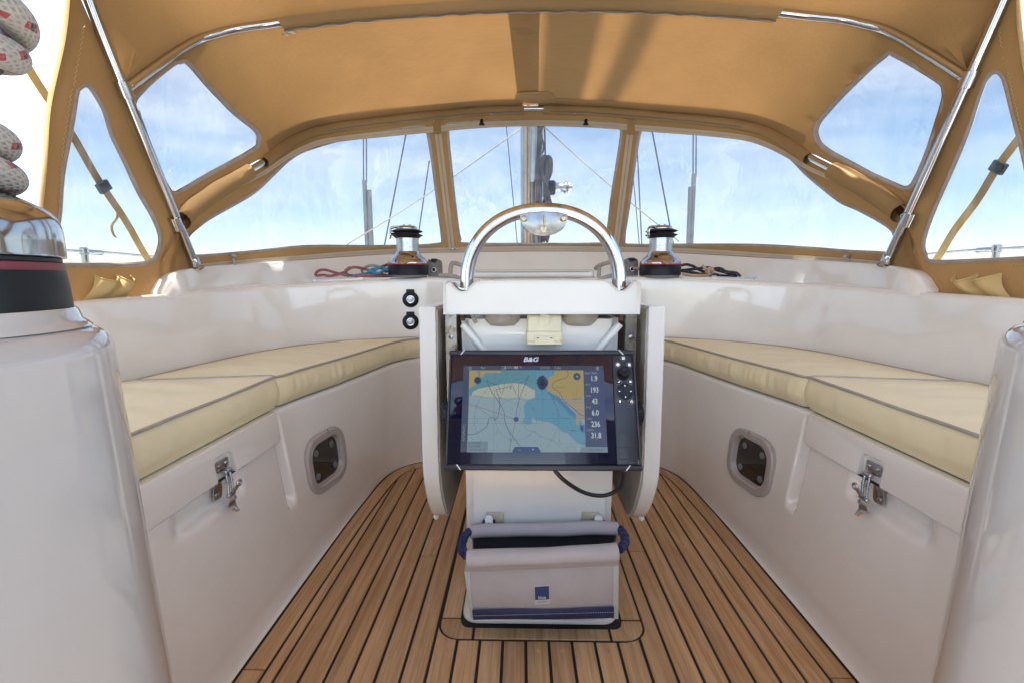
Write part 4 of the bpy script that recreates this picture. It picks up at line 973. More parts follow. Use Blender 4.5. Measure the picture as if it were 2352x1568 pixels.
# ================================================================== LOCKER LIDS, LATCHES, PORTLIGHTS
def face_x(y, z):        # seat front x at a height (straight run)
    g = .26+.74*(min(z, .43)-.05)/.38; s_ = yx([p for p in sole_half], y); e_ = yx(ef, y); return s_+(e_-s_)*g
for sx in (-1, 1):
    nm = 'left' if sx < 0 else 'right'
    ld = thing('locker_lid', (sx*.68, .75, .41), 'white moulded lid edge of the %s seat locker above the latch' % nm, 'locker lid', 'locker lids under the near cushions')
    yA, yB, z0, z1 = .30, 1.118, .371, .4505
    bm = bmesh.new(); prof = []
    # outline in (y, z) with an open pocket for the latch
    ol = [(yA, z1), (yB, z1), (yB, z0+.008), (yB-.012, z0)]
    ol += [(.938, z0), (.934, z0+.006), (.934, .412), (.926, .421), (.884, .421), (.876, .412), (.876, z0+.006), (.872, z0)]
    ol += [(yA, z0)]
    outer_pts = [Vector((sx*(face_x(y, z)-.013), y, z)) for y, z in ol]
    sb = slab('lid_rim', outer_pts, (sx, 0, 0), .03, GEL, ld, 0)
    bm = bmesh.new(); bm.from_mesh(sb.data)
    ed = [e for e in bm.edges if all(abs(abs(v.co.x)-(face_x(v.co.y, v.co.z)-.013)) < .002 for v in e.verts)]
    bmesh.ops.bevel(bm, geom=ed, offset=.0045, segments=3, profile=.5, affect='EDGES'); bmesh.ops.recalc_face_normals(bm, faces=bm.faces); bm.to_mesh(sb.data); bm.free()
    sb.data.set_sharp_from_angle(angle=R(40))
    rbox('lid_gap', (sx*(face_x(.7, .37)-.0006), .70, .3692), (.004, .80, .0034), CAULK, ld, 0)
    # pocket back
    rbox('latch_pocket', (sx*(face_x(.9, .4)+.004), .905, .397), (.012, .062, .055), GEL, ld, .002, 1)
    # ---- stainless over-centre latch
    lt = thing('toggle_latch', (sx*.66, .905, .36), 'stainless steel over-centre latch hanging on the %s seat locker' % nm, 'latch', 'toggle latches on the seat lockers')
    fx = face_x(.9, .39)
    def LP(d, y, z): return Vector((sx*(fx-d), y, z))
    pl_ = [(.020*math.cos(R(a)), .016*math.sin(R(a))) for a in range(0, 360, 30)]
    tp = roundpoly([(-.024, -.014), (.024, -.014), (.024, .014), (-.024, .014)], .008)
    slab('strike_plate', [LP(-.001, .905+a, .405+b_) for a, b_ in tp], (-sx, 0, 0), .003, STEEL, lt, .0008)
    for dy in (-.014, .014): lathe('screw', [(.005, 0), (.005, .002), (.003, .0035)], LP(.002, .905+dy, .407), STEEL, lt, 12, axis=(-sx, 0, 0))
    slab('base_plate', [LP(-.010, .893+a, .345+b_*1.1) for a, b_ in roundpoly([(-.02, -.018), (.014, -.022), (.018, .03), (-.008, .034)], .012)], (-sx, 0, 0), .003, STEEL, lt, .0008)
    lathe('screw', [(.006, 0), (.006, .002), (.004, .0035)], LP(-.007, .886, .334), STEEL, lt, 12, axis=(-sx, 0, 0))
    A, B = LP(.010, .908, .388), LP(.020, .898, .332)
    for dy in (-.0075, .0075): tube('draw_bar', [A+Vector((0, dy, 0)), A.lerp(B, .5)+Vector((-sx*.002, dy, 0)), B+Vector((0, dy, 0))], .0032, STEEL, lt, 8)
    for p, r_ in ((A, .0058), (A.lerp(B, .45), .004), (B, .0055)): lathe('pivot_pin', [(r_*.8, -.013), (r_, -.012), (r_, .012), (r_*.8, .013)], p, STEEL, lt, 14, axis=(0, 1, 0))
    tube('locking_eye', [B+Vector((-sx*.004, .002, .004)), B+Vector((-sx*.012, .006, .016)), B+Vector((-sx*.016, .008, .022))], .0042, STEEL, lt, 10)
    q = B+Vector((-sx*.018, .009, .027)); tube('eye_ring', [q+Vector((0, .0065*math.cos(R(a)), .0065*math.sin(R(a)))) for a in range(0, 360, 20)], .003, STEEL, lt, 8, closed=True)
    lv = crom([B, B+Vector((-sx*.006, -.002, -.012)), B+Vector((-sx*.004, -.004, -.026)), B+Vector((-sx*.018, -.005, -.040))], 6)
    bm = bmesh.new(); rows_ = []
    for i, p in enumerate(lv):
        w = .007+.008*math.sin(math.pi*min(1, i/len(lv)*1.15)); w = max(w, .003)
        rows_.append([p+Vector((0, -w, 0)), p+Vector((-sx*.003, 0, 0)), p+Vector((0, w, 0)), p+Vector((sx*.002, 0, 0)), p+Vector((0, -w, 0))])
    grid('lever', rows_, STEEL, lt)
    lt.scale = (.86, .86, .86)
    # ---- portlight
    y0, zc = 1.312, .243
    cx_ = face_x(y0, zc); up_d = Vector((sx*(face_x(y0, .33)-face_x(y0, .15)), 0, .18)).normalized(); fo = Vector((sx*(face_x(y0+.1, zc)-face_x(y0-.1, zc)), .2, 0)).normalized()
    nn = fo.cross(up_d); nn = nn if nn.x*sx < 0 else -nn
    O = Vector((sx*cx_, y0, zc))+nn*.0015
    pt = thing('portlight', O, 'smoked portlight with rounded grey frame in the %s seat front' % nm, 'portlight', 'portlights in the seat fronts')
    def fr(w, h, r_, d): return [O+fo*a+up_d*b_+nn*d for a, b_ in rrect(w, h, r_, 7)]
    rings = [fr(.099, .087, .060, -.004), fr(.099, .087, .060, .006), fr(.096, .084, .058, .009), fr(.079, .067, .044, .009), fr(.075, .063, .041, .006), fr(.070, .058, .037, -.008)]
    L_ = len(rings[0]); vv = [p for q in rings for p in q]
    mk('frame', vv, [(i*L_+k, i*L_+(k+1) % L_, (i+1)*L_+(k+1) % L_, (i+1)*L_+k) for i in range(5) for k in range(L_)], FRAMEP, pt, True, None, None, 30)
    gl = mk('glass', fr(.072, .059, .038, -.006), [tuple(range(L_))], SMOKED, pt, False)
    for a, b_ in ((-.046, -.036), (.046, -.036), (.040, .034), (-.040, .034)):
        lathe('hinge_stud', [(.010, 0), (.010, .003), (.007, .005)], O+fo*a+up_d*b_-nn*.006, GREYP, gl, 16, axis=nn)
    rbox('frame_joint', O+fo*(.012*1)+up_d*.081+nn*.0088, (.0012, .0012, .020), DARKIN, pt, 0)

# ================================================================== COCKPIT TABLE
tb = thing('cockpit_table', (0, 1.3, 0), 'white cockpit table with both leaves folded down beside its column', 'table')
CT = -.003
# column
bm = bmesh.new(); bmesh.ops.create_cube(bm, size=1)
for v in bm.verts:
    z = .70 if v.co.z > 0 else .01; w = .1725 if v.co.z > 0 else .166
    v.co = Vector((CT-.002+(w if v.co.x > 0 else -w), (.980 if v.co.y < 0 else 1.66), z))
bmesh.ops.bevel(bm, geom=[e for e in bm.edges if abs(e.verts[0].co.z-e.verts[1].co.z) > .3], offset=.018, segments=4, affect='EDGES')
fromb('column', bm, GELW, tb)
# wider foot moulding behind and base flange
ft = []
for z, w, y0_ in ((.0, .181, .9475), (.006, .181, .9475), (.010, .178, .9505)): ft.append([Vector((CT+a*1.0, 1.31+b_, z)) for a, b_ in rrect(w, 1.31-y0_, .035, 5)])
L_ = len(ft[0]); mk('foot_flange', [p for r_ in ft for p in r_], [(i*L_+k, i*L_+(k+1) % L_, (i+1)*L_+(k+1) % L_, (i+1)*L_+k) for i in range(2) for k in range(L_)]+[tuple(range(2*L_, 3*L_))], GELW, tb)
sl_ = [[Vector((CT+a, 1.3+b_, z)) for a, b_ in rrect(w, d, .03, 4)] for z, w, d in ((.009, .166, .328), (.016, .163, .325), (.03, .160, .320))]
L_ = len(sl_[0]); mk('sealant_bead', [p for r_ in sl_ for p in r_], [(i*L_+k, i*L_+(k+1) % L_, (i+1)*L_+(k+1) % L_, (i+1)*L_+k) for i in range(2) for k in range(L_)], ADHES, tb)
for sx in (-1, 1):
    bp_ = roundpoly([(1.08, .012), (1.60, .012), (1.60, .40), (1.12, .40)], .09, 6)
    slab('foot_cheek', [Vector((CT+sx*.168, y, z)) for y, z in bp_], (sx, 0, 0), .018, GELW, tb, .006)
# top: aft lip with scooped ends for the grab rail feet
prof_top = [(-.2, .776), (-.193, .781), (-.186, .779), (-.178, .768), (-.168, .7615), (-.156, .762), (-.148, .770), (-.138, .779), (-.128, .783)]
olx = [(-.2, .722), (-.197, .714)]+[(.197, .714), (.2, .722)]+[(-x, z) for x, z in prof_top]+list(reversed(prof_top))
# order: bottom-left -> bottom-right -> up right side -> across -> left
ol = [(-.201, .7145), (.197, .7145)]+[(.1975, .74)]+[(-x-.003, z) for x, z in prof_top]+[(-.06, .7838), (.06, .7838)][::-1]+[(x, z) for x, z in reversed(prof_top)]+[(-.2005, .74)]
rows_ = []
def sect(y, sc, dz): return [Vector((CT+x*sc, y, .745+(z-.745)*(1 if z > .745 else 1)*sc+dz)) for x, z in ol]
rows_ = [sect(.930, .975, 0), sect(.9235, .99, 0), sect(.9215, 1.0, 0), sect(.9285, 1.005, 0), sect(.975, 1.004, 0.001), sect(1.66, 1.0, 0.0)]
L_ = len(ol)
mk('table_top', [p for r_ in rows_ for p in r_], [(i*L_+k, i*L_+(k+1) % L_, (i+1)*L_+(k+1) % L_, (i+1)*L_+k) for i in range(5) for k in range(L_)]+[tuple(reversed(range(L_))), tuple(range(5*L_, 6*L_))], GELW, tb, True, None, None, 45)
# leaves
for sx in (-1, 1):
    lf = [(.950, .728), (.950, .40), (.957, .345), (.985, .285), (1.03, .225), (1.075, .195), (1.12, .188), (1.60, .188), (1.64, .23), (1.64, .728)]
    lf = [(p.x, p.y) for p in crom([Vector((a, b_, 0)) for a, b_ in lf[1:7]], 4)]
    lf = [(.950, .728)]+lf+[(1.60, .188), (1.64, .23), (1.64, .728)]
    lean = lambda z: .004*(.73-z)/.5
    po = [Vector((CT+sx*(.222+lean(z)), y, z)) for y, z in lf]
    o_ = slab('table_leaf', po, (sx, 0, 0), .037, GELW, tb, .008, 3)
    # inner face is a rough liner, slightly inset
    pi_ = [Vector((CT+sx*(.2195+lean(z)), y, z)) for y, z in [((y-1.3)*.975+1.3, (z-.46)*.975+.46) for y, z in lf]]
    slab('leaf_liner', pi_, (sx, 0, 0), .004, NONSKID, o_, .0005)
    # chipped arris along the aft inner edge
    ch = [Vector((CT+sx*(.2225+lean(z)), y-.0008+.0004*noise.noise(Vector((z*90, sx, 0))), z)) for y, z in lf[:22]]
    tube('chipped_edge', resample(ch, 90), .0016, CHIP, o_, 5, rfun=lambda t: .0009+.0014*abs(noise.noise(Vector((t*60, sx*3, 2)))))
    rbox('hinge_plate', (CT+sx*.196, .992, .55), (.028, .012, .36), GRIME, tb, .002, 1)
    for z in (.66, .60): lathe('hinge_screw', [(.005, 0), (.005, .0015), (.003, .0025)], (CT+sx*.196, .986, z), GRIME, tb, 12, axis=(0, -1, 0))
    lathe('leaf_bumper', [(.007, 0), (.007, .006), (.004, .009)], (CT+sx*.255, 1.07, .196), WHITEP, tb, 14, axis=(sx*.6, -.7, -.3))
    tube('threaded_rod', [(CT+sx*.166, .955, .715), (CT+sx*.166, .955, .699)], .0055, RUST, tb, 10)
    tube('light_streak', [(CT+sx*.168, .972, .690), (CT+sx*.120, .972, .628), (CT+sx*.085, .972, .590)], .0085, GELW, tb, 10)  # bright streaks of light on the column, built as white bars
for x, y, z, w, h in ((.2195, 1.0, .66, .004, .020), (.2195, .985, .65, .003, .013), (.2195, .99, .38, .004, .016)):
    mk('rust_weep', [Vector((CT+x-.0003, y-w, z-h)), Vector((CT+x-.0003, y+w*.6, z-h*.8)), Vector((CT+x-.0003, y+w, z+h)), Vector((CT+x-.0003, y-w*.7, z+h*.9))], [(0, 1, 2, 3)], RUSTW, tb, False)
# stainless grab rail arch with its plate
arch = []
for k in range(41):
    a = math.pi*k/40; ca, sa = math.cos(a), math.sin(a)
    arch.append(Vector((CT+.002-.158*(abs(ca)**.909)*(1 if ca > 0 else -1), .955, .772+.1525*(sa**.909 if sa > 0 else 0))))
arch = [arch[0]+Vector((0, 0, -.02))]+arch+[arch[-1]+Vector((0, 0, -.02))]
gr = tube('grab_rail', arch, .0140, STEEL, tb, 24)
for sx in (-1, 1):
    fp = [Vector((CT+sx*x, .955, z)) for x, z in ((.150, .764), (.178, .764), (.186, .779), (.181, .779), (.172, .769))]
    slab('rail_foot', [p+Vector((0, -.014, 0)) for p in fp], (0, 1, 0), .028, STEEL, gr, .0015)
hp = [(.048*math.cos(R(a)), -.041*abs(math.sin(R(a)))**.8) for a in range(0, 181, 10)]
hp = [(CT+.003+x, .9125+z) for x, z in hp]+[(CT+.003-.03, .9175), (CT+.003, .9195), (CT+.003+.03, .9175)]
pl8 = slab('rail_plate', [Vector((x, .944, z)) for x, z in hp], (0, -1, 0), .004, GRIME, gr, .0012)
for sx in (-1, 1): lathe('bolt', [(.0062, 0), (.0062, .005), (.0045, .006), (.0045, .003), (.002, .003)], (CT+.003+sx*.040, .940, .905), BRASS, pl8, 14, axis=(0, -1, 0))
lathe('centre_hole', [(.0065, 0), (.0065, .0012), (.0045, .0013)], (CT+.003, .940, .885), BRASS, pl8, 16, axis=(0, -1, 0))
tube('toggle_pin', [(CT+.0035, .937, .912), (CT+.0045, .934, .900), (CT+.0035, .937, .888)], .0018, BRASS, pl8, 8)
# cream socket box under the top, rounded lamp bowls either side
bx_ = thing('socket_box', (CT+.006, .94, .66), 'cream plastic box with a hinged flap under the table top', 'socket box')
rbox('box_body', (CT+.006, .968, .692), (.072, .050, .040), CREAMP, bx_, .005, 3)
rbox('box_lower', (CT+.006, .966, .6665), (.076, .056, .024), CREAMP, bx_, .006, 3)
rbox('box_base', (CT+.006, .967, .6535), (.074, .054, .009), CREAMP, bx_, .004, 2)
rbox('box_flap', (CT+.006, .937, .6595), (.041, .004, .018), CREAMP, bx_, .002, 2)
for d in (-.014, .014): rbox('flap_slot', (CT+.006+d, .9347, .6645), (.005, .0015, .0016), DARKIN, bx_, 0)
lathe('round_cap', [(.0135, 0), (.0135, .0015), (.0125, .002)], (CT+.006, .943, .701), CREAMP, bx_, 20, axis=(0, -1, 0))
for sx in (-1, 1): lathe('cup_bowl', [(.012, -.022), (.030, -.020), (.040, -.010), (.043, .004), (.043, .016)], (CT+sx*.083, .995, .706), BEIGEP, tb, 28)
tube('drain_stub', [(CT-.150, .962, .718), (CT-.138, .956, .694)], .0042, BEIGEP, tb, 10)

# ================================================================== CHART PLOTTER
PB, PT = Vector((0, .836, .421)), Vector((0, .934, .639)); CX0 = -.0035
pup = (PT-PB).normalized(); pright = Vector((1, 0, 0)); pn = pright.cross(pup)        # towards the camera
PW, PH = .384, (PT-PB).length
PO = Vector((CX0, PB.y, PB.z))+pup*(PH/2)
cp = thing('chart_plotter', PO-pn*.02, 'black chart plotter showing a bay chart, hung on the aft end of the table', 'chart plotter')
prot = Matrix((pright, pup, pn)).transposed()
def PP(u, v, d=0): return PO+pright*u+pup*v+pn*d
def s5(x, y):           # crop reading -> local u, v on the plotter face
    p = atplane((1550+x*1000/1651)*.6125, (1000+y*1000/1651)*.6125, PO, pn)-PO; return (p.dot(pright), p.dot(pup))
def sS(x, y): 
    p = atplane((1750+x*.24878)*.6125, (1330+y*.24878)*.6125, PO, pn)-PO; return (p.dot(pright), p.dot(pup))
rbox('housing', PP(0, 0, -.020), (PW-.012, PH-.012, .036), BLACKP, cp, .006, 3, prot)
for sgn in (1, -1):
    tr_ = rbox('trim_bar', PP(0, sgn*(PH/2-.005), -.010), (PW, .011, .030), ANOD, cp, .004, 3, prot)
    for q in ((-.163, .012) if sgn > 0 else (-.163, -.012), (.163, -.012) if sgn > 0 else (.163, .012)):
        a = q[0]; s_ = q[1]*.35; rbox_pts = [PP(a-.0012-s_, sgn*(PH/2-.005)-.0052, .0056), PP(a+.0012-s_, sgn*(PH/2-.005)-.0052, .0056), PP(a+.0012+s_, sgn*(PH/2-.005)+.0052, .0056), PP(a-.0012+s_, sgn*(PH/2-.005)+.0052, .0056)]
        mk('trim_mark', rbox_pts, [(0, 1, 2, 3)], WHITEP, tr_, False)
for sx in (-1, 1): rbox('side_edge', PP(sx*(PW/2-.004), 0, -.006), (.004, PH-.02, .022), ANOD, cp, .0015, 2, prot)
# glass
g = [s5(232, 541), s5(1228, 541), s5(1258, 1222), s5(205, 1222)]
glass = slab('display_glass', [PP(u, v, -.004) for u, v in (g[3], g[2], g[1], g[0])], pn, .0052, PGLASS, cp, .0008)
# keypad side
k_ = [s5(1231, 541), s5(1364, 541), s5(1402, 1222), s5(1262, 1222)]
keypad = slab('keypad_panel', [PP(u, v, -.004) for u, v in (k_[3], k_[2], k_[1], k_[0])], pn, .0048, ANOD, cp, .0008)
def flat(verts, faces, m, name, parent): return mk(name, verts, faces, m, parent, False)
for (x, y, r_) in ((1298, 566, 21), (1265, 606, 19), (1335, 607, 19), (1271, 711, 19), (1342, 711, 19), (1278, 834, 20), (1350, 834, 20)):
    u, v = s5(x, y); lathe('key', [(r_*.000226*.6125*1.62, 0), (r_*.000226*.6125*1.62, .0014), (r_*.000226*.6125*1.4, .0019)], PP(u, v, .0006), BLACKP, keypad, 24, axis=pn)
    lathe('key_ring', [(.0052, .0), (.0058, .0006), (.0064, .0)], PP(u, v, .0009), GREYP, keypad, 24, axis=pn)
ICON = glow('key_icon', (.55, .57, .6), .55)
def icon(polys, x, y, sc):
    u0, v0 = s5(x, y); V_, F_ = [], []
    for pl_ in polys:
        F_.append(tuple(range(len(V_), len(V_)+len(pl_)))); V_ += [PP(u0+a*sc, v0+b_*sc, .0029) for a, b_ in pl_]
    flat(V_, F_, ICON, 'key_icon', keypad)
sq_ = lambda cx, cy_, s_, h=None: [(cx-s_, cy_-(h or s_)), (cx+s_, cy_-(h or s_)), (cx+s_, cy_+(h or s_)), (cx-s_, cy_+(h or s_))]
def bar(a, b_, w):
    d = Vector((b_[0]-a[0], b_[1]-a[1])); d.normalize(); n_ = (-d.y*w, d.x*w); return [(a[0]-n_[0], a[1]-n_[1]), (b_[0]-n_[0], b_[1]-n_[1]), (b_[0]+n_[0], b_[1]+n_[1]), (a[0]+n_[0], a[1]+n_[1])]
icon([sq_(.8*i, .8*j, .28) for i in (-1, 0, 1) for j in (-1, 0, 1)], 1298, 566, .0026)
icon([sq_(0, .75*j, 1.0, .24) for j in (-1, 0, 1)], 1335, 607, .0026)
icon([bar((math.cos(R(a)), math.sin(R(a))), (math.cos(R(a+30)), math.sin(R(a+30))), .16) for a in range(0, 360, 30)]+[bar((0, 0), (.95*math.cos(R(a)), .95*math.sin(R(a))), .14) for a in range(18, 378, 72)], 1265, 606, .0029)
icon([bar((-.8, 0), (-.2, -.6), .22), bar((-.25, -.6), (.9, .75), .22)], 1271, 711, .0026)
icon([bar((-.75, -.75), (.75, .75), .25), bar((-.75, .75), (.75, -.75), .25)], 1342, 711, .0026)
icon([[(.75*math.cos(R(a)), .35+.75*math.sin(R(a))) for a in range(-20, 201, 20)]+[(0, -1.2)]], 1278, 834, .0026)
icon([bar((.9*math.cos(R(a)), .9*math.sin(R(a))), (.9*math.cos(R(a+30)), .9*math.sin(R(a+30))), .17) for a in range(120, 420, 30)]+[bar((0, .2), (0, 1.25), .2)], 1350, 834, .0026)
u, v = s5(1298, 662)
lathe('knob', [(.0120, 0), (.0125, .003), (.0118, .006), (.0122, .014), (.0105, .0175), (.0055, .0178), (.003, .0165), (.0005, .016)], PP(u, v, .0006), BLACKP, keypad, 32, axis=(pn+pup*.15).normalized())
u, v = s5(1310, 770)
dp = lathe('direction_pad', [(.0165, 0), (.0165, .001), (.0148, .0018), (.0118, .0012), (.0112, .0006), (.003, .0004)], PP(u, v, .0008), BLACKP, keypad, 40, axis=pn)
for a, b_ in ((0, 1), (1, 0), (0, -1), (-1, 0)): icon([bar((a*.8, b_*.8), (a*1.0, b_*1.0), .06)], 1310, 770, .0128)
for x in (1292, 1317, 1340): lathe('sensor_hole', [(.0007, 0), (.0007, .0002)], PP(*s5(x, 884), .0009), DARKIN, keypad, 8, axis=pn)
for yy in (1115, 1187): mk('card_door_seam', [PP(*s5(1257, yy), .0010), PP(*s5(1394, yy), .0010), PP(*s5(1394, yy+4), .0010), PP(*s5(1257, yy+4), .0010)], [(3, 2, 1, 0)], DARKIN, keypad, False)
for yy, x0_ in ((641, 1238), (704, 1240), (766, 1243)):
    for xa, xb in ((x0_, x0_+22), (1358, 1378)): mk('keypad_seam', [PP(*s5(xa, yy), .0010), PP(*s5(xb, yy), .0010), PP(*s5(xb, yy+3), .0010), PP(*s5(xa, yy+3), .0010)], [(3, 2, 1, 0)], DARKIN, keypad, False)
rbox('card_latch', PP(*s5(1400, 1150), -.002), (.004, .026, .010), BLACKP, keypad, .0015, 2, prot)
for sx in (-1, 1):
    c_ = PP(sx*(PW/2+.004), -.006, -.022)
    kn = lathe('bracket_knob', [(.0205, -.006), (.0222, -.004), (.0222, .005), (.0205, .007), (.015, .008)], c_, BLACKP, cp, 32, axis=(sx, 0, 0))
    for k in range(20):
        a = 2*math.pi*k/20; d = Vector((0, math.cos(a), math.sin(a))); rbox('knob_rib', c_+d*.0222, (.009, .0022, .0022), BLACKP, kn, 0, 1)
rbox('mount_bracket', PP(0, -.005, -.050), (PW-.03, .05, .05), BLACKP, cp, .008, 3, prot)
# ---- the display: flat print that gives off light
EM = {k: glow('display_'+k, c, .21) for k, c in {'frame': (.006, .007, .016), 'water': (.19, .265, .275), 'shoal': (.055, .185, .205), 'mid': (.31, .33, .235), 'blue': (.06, .20, .27), 'deepblue': (.035, .13, .24), 'land': (.30, .215, .012), 'land_glare': (.27, .21, .10), 'ink': (.012, .012, .03), 'navyink': (.014, .016, .075), 'pink': (.17, .02, .09), 'green': (.07, .14, .03), 'text': (.42, .50, .46), 'dim': (.25, .29, .27), 'side': (.012, .016, .055), 'tab': (.014, .020, .085), 'greyblue': (.12, .17, .18), 'red': (.3, .03, .02)}.items()}
keys = list(EM); DV, DF, DM = [], [], []
def dpoly(pts, key, lay):
    b0 = len(DV)
    A = sum(pts[i][0]*pts[(i+1) % len(pts)][1]-pts[(i+1) % len(pts)][0]*pts[i][1] for i in range(len(pts)))
    if A < 0: pts = list(reversed(pts))
    v, f = cdt(pts, [], (1, 1)) if len(pts) > 4 else (None, None)
    if v is None: DV.extend(PP(u, w, .0014+lay*.00012) for u, w in pts); DF.append(tuple(range(b0, b0+len(pts)))); DM.append(keys.index(key))
    else:
        DV.extend(PP(p.x, p.y, .0014+lay*.00012) for p in v)
        for t in f: DF.append(tuple(b0+i for i in t)); DM.append(keys.index(key))
def dline(pts, w, key, lay, sm=0):
    if sm: pts = [(p.x, p.y) for p in crom([Vector((a, b_, 0)) for a, b_ in pts], sm)]
    b0 = len(DV); n = len(pts)
    for i, p in enumerate(pts):
        a, b_ = pts[max(0, i-1)], pts[min(n-1, i+1)]; d = Vector((b_[0]-a[0], b_[1]-a[1])); d = d.normalized() if d.length > 0 else Vector((1, 0)); q = (-d.y*w, d.x*w)
        DV.append(PP(p[0]-q[0], p[1]-q[1], .0014+lay*.00012)); DV.append(PP(p[0]+q[0], p[1]+q[1], .0014+lay*.00012))
    for i in range(n-1): DF.append((b0+2*i, b0+2*i+2, b0+2*i+3, b0+2*i+1)); DM.append(keys.index(key))
def dtext(s, x, y, hpx, key, lay=9, align='CENTER', fn=s5, squash=.8, rot=0, bold=0.0, shear=0):
    u, w = fn(x, y); hh = hpx*(1000/1651 if fn is s5 else .24878)*.6125/1045*.93
    ux, uy = (pright, pup) if not rot else (pup, -pright)
    v, f = text3(s, PP(u, w, .0014+lay*.00012), ux, uy, hh, None, align=align, squash=squash, bold=bold, shear=shear, off=0)
    b0 = len(DV); DV.extend(v); DF.extend(tuple(b0+i for i in q) for q in f); DM.extend([keys.index(key)]*len(f))
S5 = lambda L: [s5(*p) for p in L]; SS = lambda L: [sS(*p) for p in L]
dpoly(S5([(312, 612), (1175, 612), (1203, 1148), (292, 1145)]), 'frame', 0)
dpoly(S5([(350, 640), (1052, 640), (1067, 1146), (333, 1146)]), 'water', 1)
dpoly(SS([(40, 236), (1036, 236), (1040, 420), (1030, 530), (960, 492), (870, 440), (740, 420), (560, 430), (350, 470), (250, 505), (190, 500), (95, 545), (75, 605), (30, 618)]), 'shoal', 2)
dpoly(SS([(95, 548), (190, 503), (350, 473), (560, 433), (740, 423), (870, 443), (960, 495), (1030, 532), (1020, 640), (940, 660), (760, 640), (560, 645), (300, 640), (110, 608), (75, 608)]), 'mid', 3)  # cream tint is the reflection in the glass, put into the chart colour
dpoly(SS([(1036, 236), (1330, 236), (1320, 310), (1240, 345), (1240, 545), (1400, 640), (1640, 880), (1700, 950), (1780, 1100), (1790, 1372), (1690, 1330), (1600, 1270), (1530, 1185), (1430, 1150), (1350, 1060), (1220, 1005), (1150, 1000), (1050, 985), (1000, 935), (975, 960), (985, 1030), (940, 1045), (840, 1010), (880, 940), (870, 860), (875, 740), (920, 680), (1035, 640)]), 'blue', 2)
dpoly(SS([(1210, 545), (1400, 640), (1640, 880), (1640, 960), (1560, 900), (1480, 800), (1380, 700), (1290, 635)]), 'deepblue', 3)
dpoly(SS([(1690, 1110), (1778, 1040), (1785, 1180), (1740, 1165)]), 'deepblue', 3)
dpoly(SS([(1232, 330), (1305, 320), (1330, 236), (1752, 236), (1765, 640), (1400, 640), (1280, 560), (1205, 542), (1232, 430)]), 'land', 4)
dpoly(SS([(1400, 640), (1765, 640), (1777, 960), (1710, 975), (1672, 1072), (1636, 1010), (1662, 880), (1540, 760)]), 'land_glare', 4)  # land below the reflection edge, glare on the glass put into its colour
dpoly(SS([(42, 236), (150, 236), (175, 280), (170, 420), (120, 455), (80, 480), (38, 515)]), 'land', 4)
dpoly(SS([(200, 236), (530, 236), (495, 285), (440, 262), (400, 275), (320, 265), (265, 290), (235, 350), (205, 330)]), 'land', 4)
rnd = random.Random(5)
for cx_, cy_, rx, ry, n_ in ((1140, 420, 95, 115, 260), (170, 385, 62, 62, 90), (1735, 1110, 40, 70, 30)):
    pts = []
    for i in range(n_):
        a = rnd.uniform(0, 6.283); r_ = math.sqrt(rnd.random()); taper = 1-.35*max(0, r_*math.sin(a)) if cx_ == 1140 else 1
        pts.append(sS(cx_+rx*r_*math.cos(a)*taper, cy_+ry*r_*math.sin(a)))
    dline(pts, .00032, 'ink' if cx_ != 1735 else 'navyink', 6)
dpoly([sS(1140+(78+22*math.sin(a*.35)+8*math.sin(a*1.7))*math.cos(R(a)), 410+(96+14*math.sin(a*.9))*math.sin(R(a))*(1.2 if math.sin(R(a)) > 0 else 1)) for a in range(0, 360, 10)], 'ink', 5)
dpoly([sS(165+(48+12*math.sin(a*.8))*math.cos(R(a)), 385+(50+10*math.sin(a*1.3))*math.sin(R(a))) for a in range(0, 360, 12)], 'ink', 5)
dline(SS([(300, 380), (400, 440), (470, 445), (500, 520), (525, 600), (560, 510), (575, 410), (600, 500), (630, 410), (650, 520), (680, 400), (660, 520), (690, 440), (720, 540), (780, 650), (785, 430), (900, 370), (935, 315), (900, 400), (830, 560), (800, 640), (760, 800), (745, 920)]), .00042, 'ink', 7)
dline(SS([(300, 380), (380, 560), (480, 700), (565, 860), (570, 980), (650, 1160), (810, 1380)]), .0005, 'navyink', 7, 3)
dline(SS([(440, 520), (560, 500), (680, 470)]), .0004, 'ink', 7); dline(SS([(440, 520), (500, 690), (480, 900), (420, 985), (410, 950), (340, 950), (300, 1080), (120, 1190), (15, 1195)]), .0005, 'navyink', 7, 3)
for r_, ra in ((310, 1.0), (625, 1.0)): dline([sS(745+r_*math.cos(R(a)), 968+r_*ra*math.sin(R(a))) for a in range(0, 361, 6) if 20 < 745+r_*math.cos(R(a)) < 1780 and 236 < 968+r_*math.sin(R(a)) < 1450], .00014, 'ink', 6)
dline(SS([(30, 732), (715, 955)]), .0004, 'pink', 7); dline(SS([(738, 1005), (640, 1462)]), .0004, 'green', 7)
dline(SS([(1518, 236), (1515, 330), (1330, 400), (1290, 480), (1390, 560), (1480, 700), (1640, 830), (1700, 890), (1775, 918)]), .0005, 'ink', 6, 4)
for q in ([(20, 955), (1775, 955)], [(20, 1028), (1145, 1028)], [(1040, 236), (1040, 668), (1660, 668), (1650, 236)], [(425, 236), (405, 1460)], [(1145, 236), (1148, 1028)], [(1385, 718), (1775, 718)], [(1385, 718), (1395, 1328), (1790, 1328)]): dline(SS(q), .00013, 'ink', 6)
